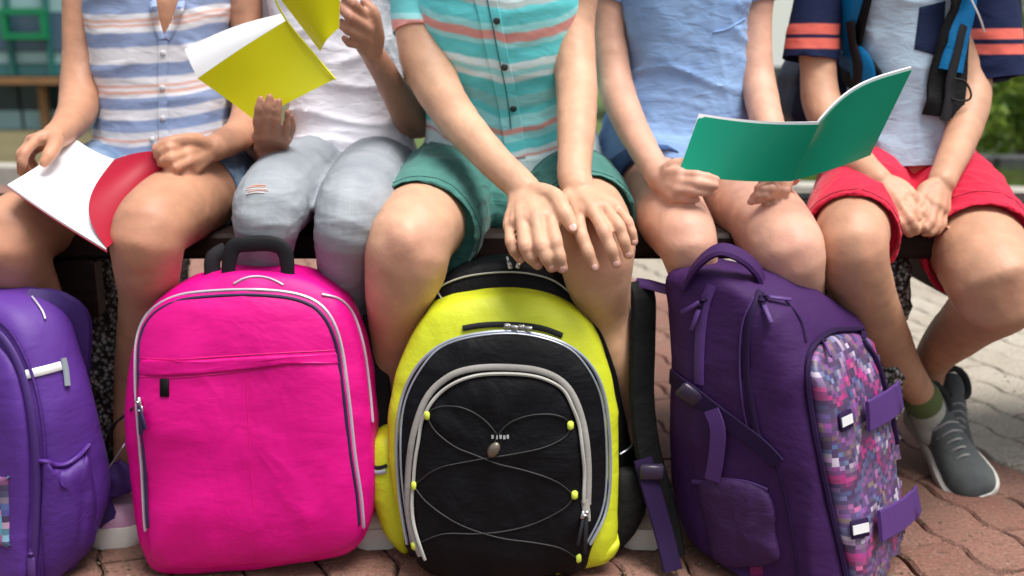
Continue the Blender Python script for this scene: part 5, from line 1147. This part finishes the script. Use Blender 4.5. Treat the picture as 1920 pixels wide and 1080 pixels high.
pocket = [(1518, 700), (1530, 652), (1562, 628), (1616, 630), (1662, 668), (1696, 740), (1716, 830), (1724, 930), (1720, 1010), (1712, 1085), (1640, 1120), (1598, 1110), (1580, 1030), (1556, 930), (1532, 810)]
meQ = up_mesh(patch(MB(), pocket, tP, t=.018, n=140, rings=14, p=5, U=bA, lift=.001, dirn=(.5, -.86, 0)), .001, 3); link('front_pocket', meQ, M['mosaic'], pbk); tQ = bvh([meP, meQ])
cord_on(MB(), tQ, [(1590, 1110), (1574, 1030), (1550, 930), (1526, 810), (1511, 700), (1523, 648), (1557, 622), (1590, 619), (1622, 622), (1667, 662), (1701, 738), (1720, 830)], .0042, .002).build('zip_tape', M['plumd'], pbk)
for ln_ in ([(1335, 535), (1318, 585), (1312, 660), (1312, 720)], ):
    band_on(MB(), tP, ln_, 22, .0025, .002).build('zip_flap', M['plum2'], pbk)
band_on(MB(), tP, [(1425, 548), (1405, 600), (1400, 680), (1408, 760), (1425, 830)], 16, .003, .002).build('zip_flap', M['plumd'], pbk)
cord_on(MB(), tP, [(1412, 560), (1392, 610), (1388, 690), (1396, 770), (1412, 840)], .0015, .0015).build('seam', M['plum2'], pbk)
cord_on(MB(), tP, [(1470, 560), (1500, 600), (1510, 640)], .0018, .001).build('seam', M['plumd'], pbk)
cord_on(MB(), tP, [(1450, 850), (1475, 940), (1492, 1040), (1498, 1100)], .0016, .001).build('seam', M['plumd'], pbk)
for a, b_, dx, dy in ((1322, 562, -22, 14), (1316, 572, -6, 20), (1430, 560, 26, 6), (1428, 568, 10, 22), (1537, 640, 8, 22)): zipper(pbk, tQ, a, b_, dx, dy, M['plumd'], M['plum2'], .030, .0065)
band_on(MB(), tP, [(1262, 705), (1290, 728), (1330, 760), (1375, 795), (1430, 835), (1460, 868)], 34, .003, .004).build('side_strap', M['plumd'], pbk)
q, n_ = hit(tP, 1298, 738, .008); d = nrm(np.array([.8, -.1, -.55])); s_ = nrm(np.cross(n_, d)); MB().box(q, (.034, .024, .010), (d, s_, nrm(np.cross(d, s_))), .003).build('buckle', M['buckle'], pbk)
MB().ribbon([hit(tP, a, b_, .010)[0] for a, b_ in ((1340, 765), (1352, 800), (1350, 850), (1343, 895))], .022, .003, side=(.85, -.5, 0)).build('hanging_strap', M['plum2'], pbk)
for pts, tab in (([(1612, 780), (1650, 763), (1692, 748)], (1582, 788)), ([(1634, 986), (1672, 968), (1706, 948)], (1609, 990))):
    P_, N_ = line_on(tQ, pts, .011, 2); e = P_[-1]; ex = [e + nrm(P_[-1] - P_[-3]) * .008 + np.array([0, -.002, 0]), e + nrm(P_[-1] - P_[-3]) * .022 + np.array([.002, .004, .002])]
    MB().ribbon(list(P_) + ex, .042, .005, normals=list(N_) + [N_[-1]] * 2).build('pocket_strap', M['plum2'], pbk)
    q, n_ = hit(tQ, tab[0], tab[1], .003); s_ = nrm(np.cross((0, 0, 1), n_)); MB().box(q, (.030, .024, .003), (s_, np.cross(n_, s_), n_), .001).build('strap_tab', M['plumd'], pbk)
    MB().box(q + n_ * .002, (.026, .012, .0015), (s_, np.cross(n_, s_), n_)).build('reflective_patch', M['refl'], pbk)
mp = [(1312, 905), (1380, 900), (1440, 925), (1456, 1000), (1460, 1050), (1400, 1062), (1346, 1050), (1326, 990)]
M['mesh_p'] = nylon('dark purple mesh', (.045, .012, .085), .7, .7, 26); link('mesh_pocket', up_mesh(patch(MB(), mp, tP, t=.010, n=80, rings=8, p=5), .003, 8), M['mesh_p'], pbk)
tM = bvh([meP, pbk.children[-1].data]); band_on(MB(), tM, [(1300, 902), (1340, 904), (1390, 900), (1440, 918)], 9, .003, .002).build('pocket_rim', M['plum2'], pbk)
band_on(MB(), tM, [(1398, 915), (1404, 960), (1412, 1010), (1420, 1080)], 26, .0015, .0015).build('pink_lining', nylon('magenta lining', (.16, .008, .09), .7, .6, 26), pbk)
MB().ribbon([P(1284, 536, 1.31), P(1302, 504, 1.30), P(1328, 478, 1.29), P(1356, 468, 1.285), P(1392, 482, 1.285), P(1420, 508, 1.29), P(1430, 536, 1.295)], .030, .008, side=(.3, .9, .3)).build('handle', M['plum'], pbk)
MB().ribbon([P(1262, 545, 1.36), P(1240, 540, 1.37), P(1215, 533, 1.38), P(1192, 530, 1.39)], .018, .005, side=(.1, .8, .6)).build('strap_end', M['plum2'], pbk)
MB().ribbon([P(1196, 530, 1.39), P(1206, 560, 1.375), P(1205, 650, 1.355), P(1203, 740, 1.335), P(1212, 830, 1.315), P(1232, 910, 1.30), P(1250, 980, 1.29), P(1262, 1045, 1.275)], .040, .010, side=(1, .35, 0)).build('shoulder_strap', M['black'], pbk)
MB().ribbon([P(1205, 860, 1.30), P(1222, 920, 1.285), P(1245, 1000, 1.27), P(1262, 1070, 1.25)], .028, .004, side=(1, .2, 0)).build('strap_webbing', M['plumd'], pbk)
MB().box(P(1222, 885, 1.288), (.034, .012, .022), None, .003).build('buckle', M['buckle'], pbk)

# ---- violet backpack at the left edge
M['violet'] = nylon('violet nylon', (.080, .022, .235), .55, .7, 9, (.105, .03, .285)); M['violet2'] = nylon('violet mesh', (.065, .016, .19), .55, .6, 18); M['violetd'] = plain('deep violet tape', (.05, .015, .15), .6)
vbk = thing('backpack', 'violet backpack with gathered side pocket and reflective stripe beside the pink one', 'backpack', P(20, 1075, 1.26) * (1, 1, 0), 'school backpacks on the paving in front of the bench')
aA, bA = (.55, .84, 0), (-.84, .55, 0)
rows = [(556, -60, 1.30, .05, .08), (562, -30, 1.28, .075, .13), (578, -6, 1.258, .092, .18), (612, 12, 1.238, .102, .22), (670, 28, 1.222, .110, .245), (750, 44, 1.21, .118, .26), (850, 58, 1.202, .128, .27), (960, 64, 1.20, .140, .27), (1050, 60, 1.20, .125, .27), (1100, 50, 1.205, .105, .26), (1115, 40, 1.21, .10, .2)]
meV = bag_loft(rows, aA, bA, amp=.003, seed=17, power=3.6); link('shell', meV, M['violet'], vbk); tV = bvh(meV)
fpv = [(-160, 1100), (-170, 900), (-160, 750), (-110, 660), (-50, 640), (0, 650), (34, 700), (52, 790), (58, 900), (54, 1010), (48, 1095), (-40, 1110)]
meW = up_mesh(patch(MB(), fpv, tV, t=.012, n=120, rings=12, p=5, U=bA, dirn=(-.5, -.86, 0)), .001, 5); link('front_panel', meW, M['violet'], vbk); tW = bvh([meV, meW])
band_on(MB(), tW, [(-90, 640), (-30, 615), (8, 632), (44, 700), (64, 800), (71, 900), (68, 1010), (60, 1090)], 15, .004, .003).build('zip_tape', M['violetd'], vbk)
band_on(MB(), tW, [(-80, 622), (-20, 598), (20, 616), (60, 696), (82, 800), (86, 900), (84, 1010), (78, 1090)], 6, .004, .003).build('seam', M['violet2'], vbk)
pr = sharp([(-140, 900), (16, 894), (18, 1022), (-140, 1030)], .06)
link('printed_pocket', up_mesh(patch(MB(), pr, tW, t=.004, n=70, rings=8, p=10, U=bA, dirn=(-.5, -.86, 0)), .0005, 5), M['mosaic2'], vbk)
band_on(MB(), tV, [(50, 702), (72, 697), (95, 691), (113, 686)], 17, .0018, .0025).build('reflective_stripe', M['refl'], vbk)
band_on(MB(), tV, [(116, 672), (121, 695), (124, 724)], 12, .004, .004, dflt=1.3).build('strap_tab', plain('grey webbing', (.22, .26, .30), .7), vbk)
cord_on(MB(), tV, [(60, 560), (78, 585), (84, 602)], .0015, .003).build('piping', M['pipe'], vbk)
mpv = [(78, 868), (100, 876), (125, 874), (150, 858), (164, 850), (176, 900), (180, 960), (170, 1020), (130, 1060), (84, 1090)]
mm = patch(MB(), mpv, tV, t=.014, n=110, rings=12, p=4, dirn=(.5, -.86, 0)); mm2 = mm.mesh('pocket'); bm = bmesh.new(); bm.from_mesh(mm2); bmesh.ops.recalc_face_normals(bm, faces=bm.faces); bm.to_mesh(mm2); bm.free(); mm2.update()
z0 = float(P(120, 870, 1.28)[2]); displace(mm2, lambda a, n_: .0055 * (ridged(a * np.array([48, 48, 3.0])) - .4) * np.clip(1 - (z0 - a[:, 2]) * 4.5, .25, 1)); link('side_pocket', mm2, M['violet2'], vbk); tZ = bvh([meV, mm2])
cord_on(MB(), tZ, [(76, 862), (100, 870), (125, 868), (148, 852), (164, 834)], .0030, .003).build('pocket_rim', M['violet'], vbk)
zipper(vbk, tZ, 62, 1034, 2, 26, M['plum2'], M['plum2'], .04, .011); zipper(vbk, tZ, 38, 1050, 2, 26, M['plum2'], M['plum2'], .03, .009)
MB().ribbon([P(50, 558, 1.31), P(85, 566, 1.312), P(114, 582, 1.315), P(132, 605, 1.32), P(134, 680, 1.325), P(136, 760, 1.33), P(150, 840, 1.335), P(178, 920, 1.34), P(205, 985, 1.34)], [.03, .04, .05, .055, .05, .045, .04, .035, .03], .010, side=(1, .3, 0)).build('shoulder_strap', nylon('deep violet padding', (.035, .010, .12), .6, .5, 12), vbk)
MB().ribbon([P(195, 905, 1.36), P(215, 900, 1.36), P(238, 892, 1.37), P(250, 880, 1.375)], .05, .006, side=(.1, .4, 1)).build('strap_padding', nylon('deep violet padding', (.055, .015, .17), .55, .4, 12), vbk)

# ---- blue backpack worn by the boy in red shorts
M['blue'] = nylon('blue nylon', (.0, .12, .32), .55, .5, 14, (.0, .16, .40), spec=.2); M['navyb'] = nylon('navy nylon', (.012, .018, .045), .6, .5, 14)
ubk = thing('backpack', 'blue and black backpack worn on the back of the boy in red shorts', 'backpack', P(1700, 0, 1.86), 'school backpacks worn by the children')
del ubk['group']
me = bag_body([(1500, 236), (1492, 160), (1504, 122), (1540, 60), (1560, -40), (1545, -110), (1580, -160), (1700, -170), (1820, -160), (1890, -110), (1915, 0), (1918, 90), (1895, 148), (1820, 165), (1700, 240)], lambda y: 1.83, .015, .16, 4, 2.4, amp=.003, seed=50); link('shell', me, M['navyb'], ubk)
tS = bvh([sh5])
def strap(pts, w_, mt, nm, off, th=.006):
    P_, N_ = line_on(tS, pts, off, 5, 1.62); MB().ribbon(P_, w_ * .00088, th, normals=N_).build(nm, mt, ubk)
strap([(1622, -85), (1614, -40), (1608, 20), (1602, 80), (1592, 130), (1580, 185)], 78, M['black'], 'strap_edge', .010); strap([(1622, -85), (1612, -40), (1603, 20), (1596, 80), (1586, 128), (1574, 180)], 56, M['blue'], 'shoulder_strap', .014, .010)
strap([(1612, 40), (1620, 80), (1624, 120), (1624, 180)], 22, M['webbing'], 'strap_webbing', .021, .004)
strap([(1796, -85), (1798, -40), (1794, 10), (1782, 60), (1774, 120), (1768, 180), (1766, 220)], 74, M['black'], 'strap_edge', .010); strap([(1798, -85), (1801, -40), (1799, 10), (1787, 60), (1779, 100), (1773, 135)], 48, M['blue'], 'shoulder_strap', .014, .010)
strap([(1786, 50), (1776, 110), (1768, 170), (1766, 228)], 18, M['webbing'], 'strap_webbing', .021, .005)
cp = [P(1785, 185, 1.59), P(1800, 190, 1.585), P(1818, 186, 1.585), P(1820, 172, 1.585), P(1808, 152, 1.588), P(1790, 148, 1.592)]
MB().tube([list(q) + [.0018, .0018] for q in cp], 8, .004, ref=(0, 1, .1)).build('cord_loop', M['webbing'], ubk)
MB().ribbon([P(1812, -20, 1.60), P(1836, 30, 1.60), P(1846, 60, 1.605)], .0035, .0015, side=(1, .2, 0)).build('strap_trim', M['silver'], ubk)
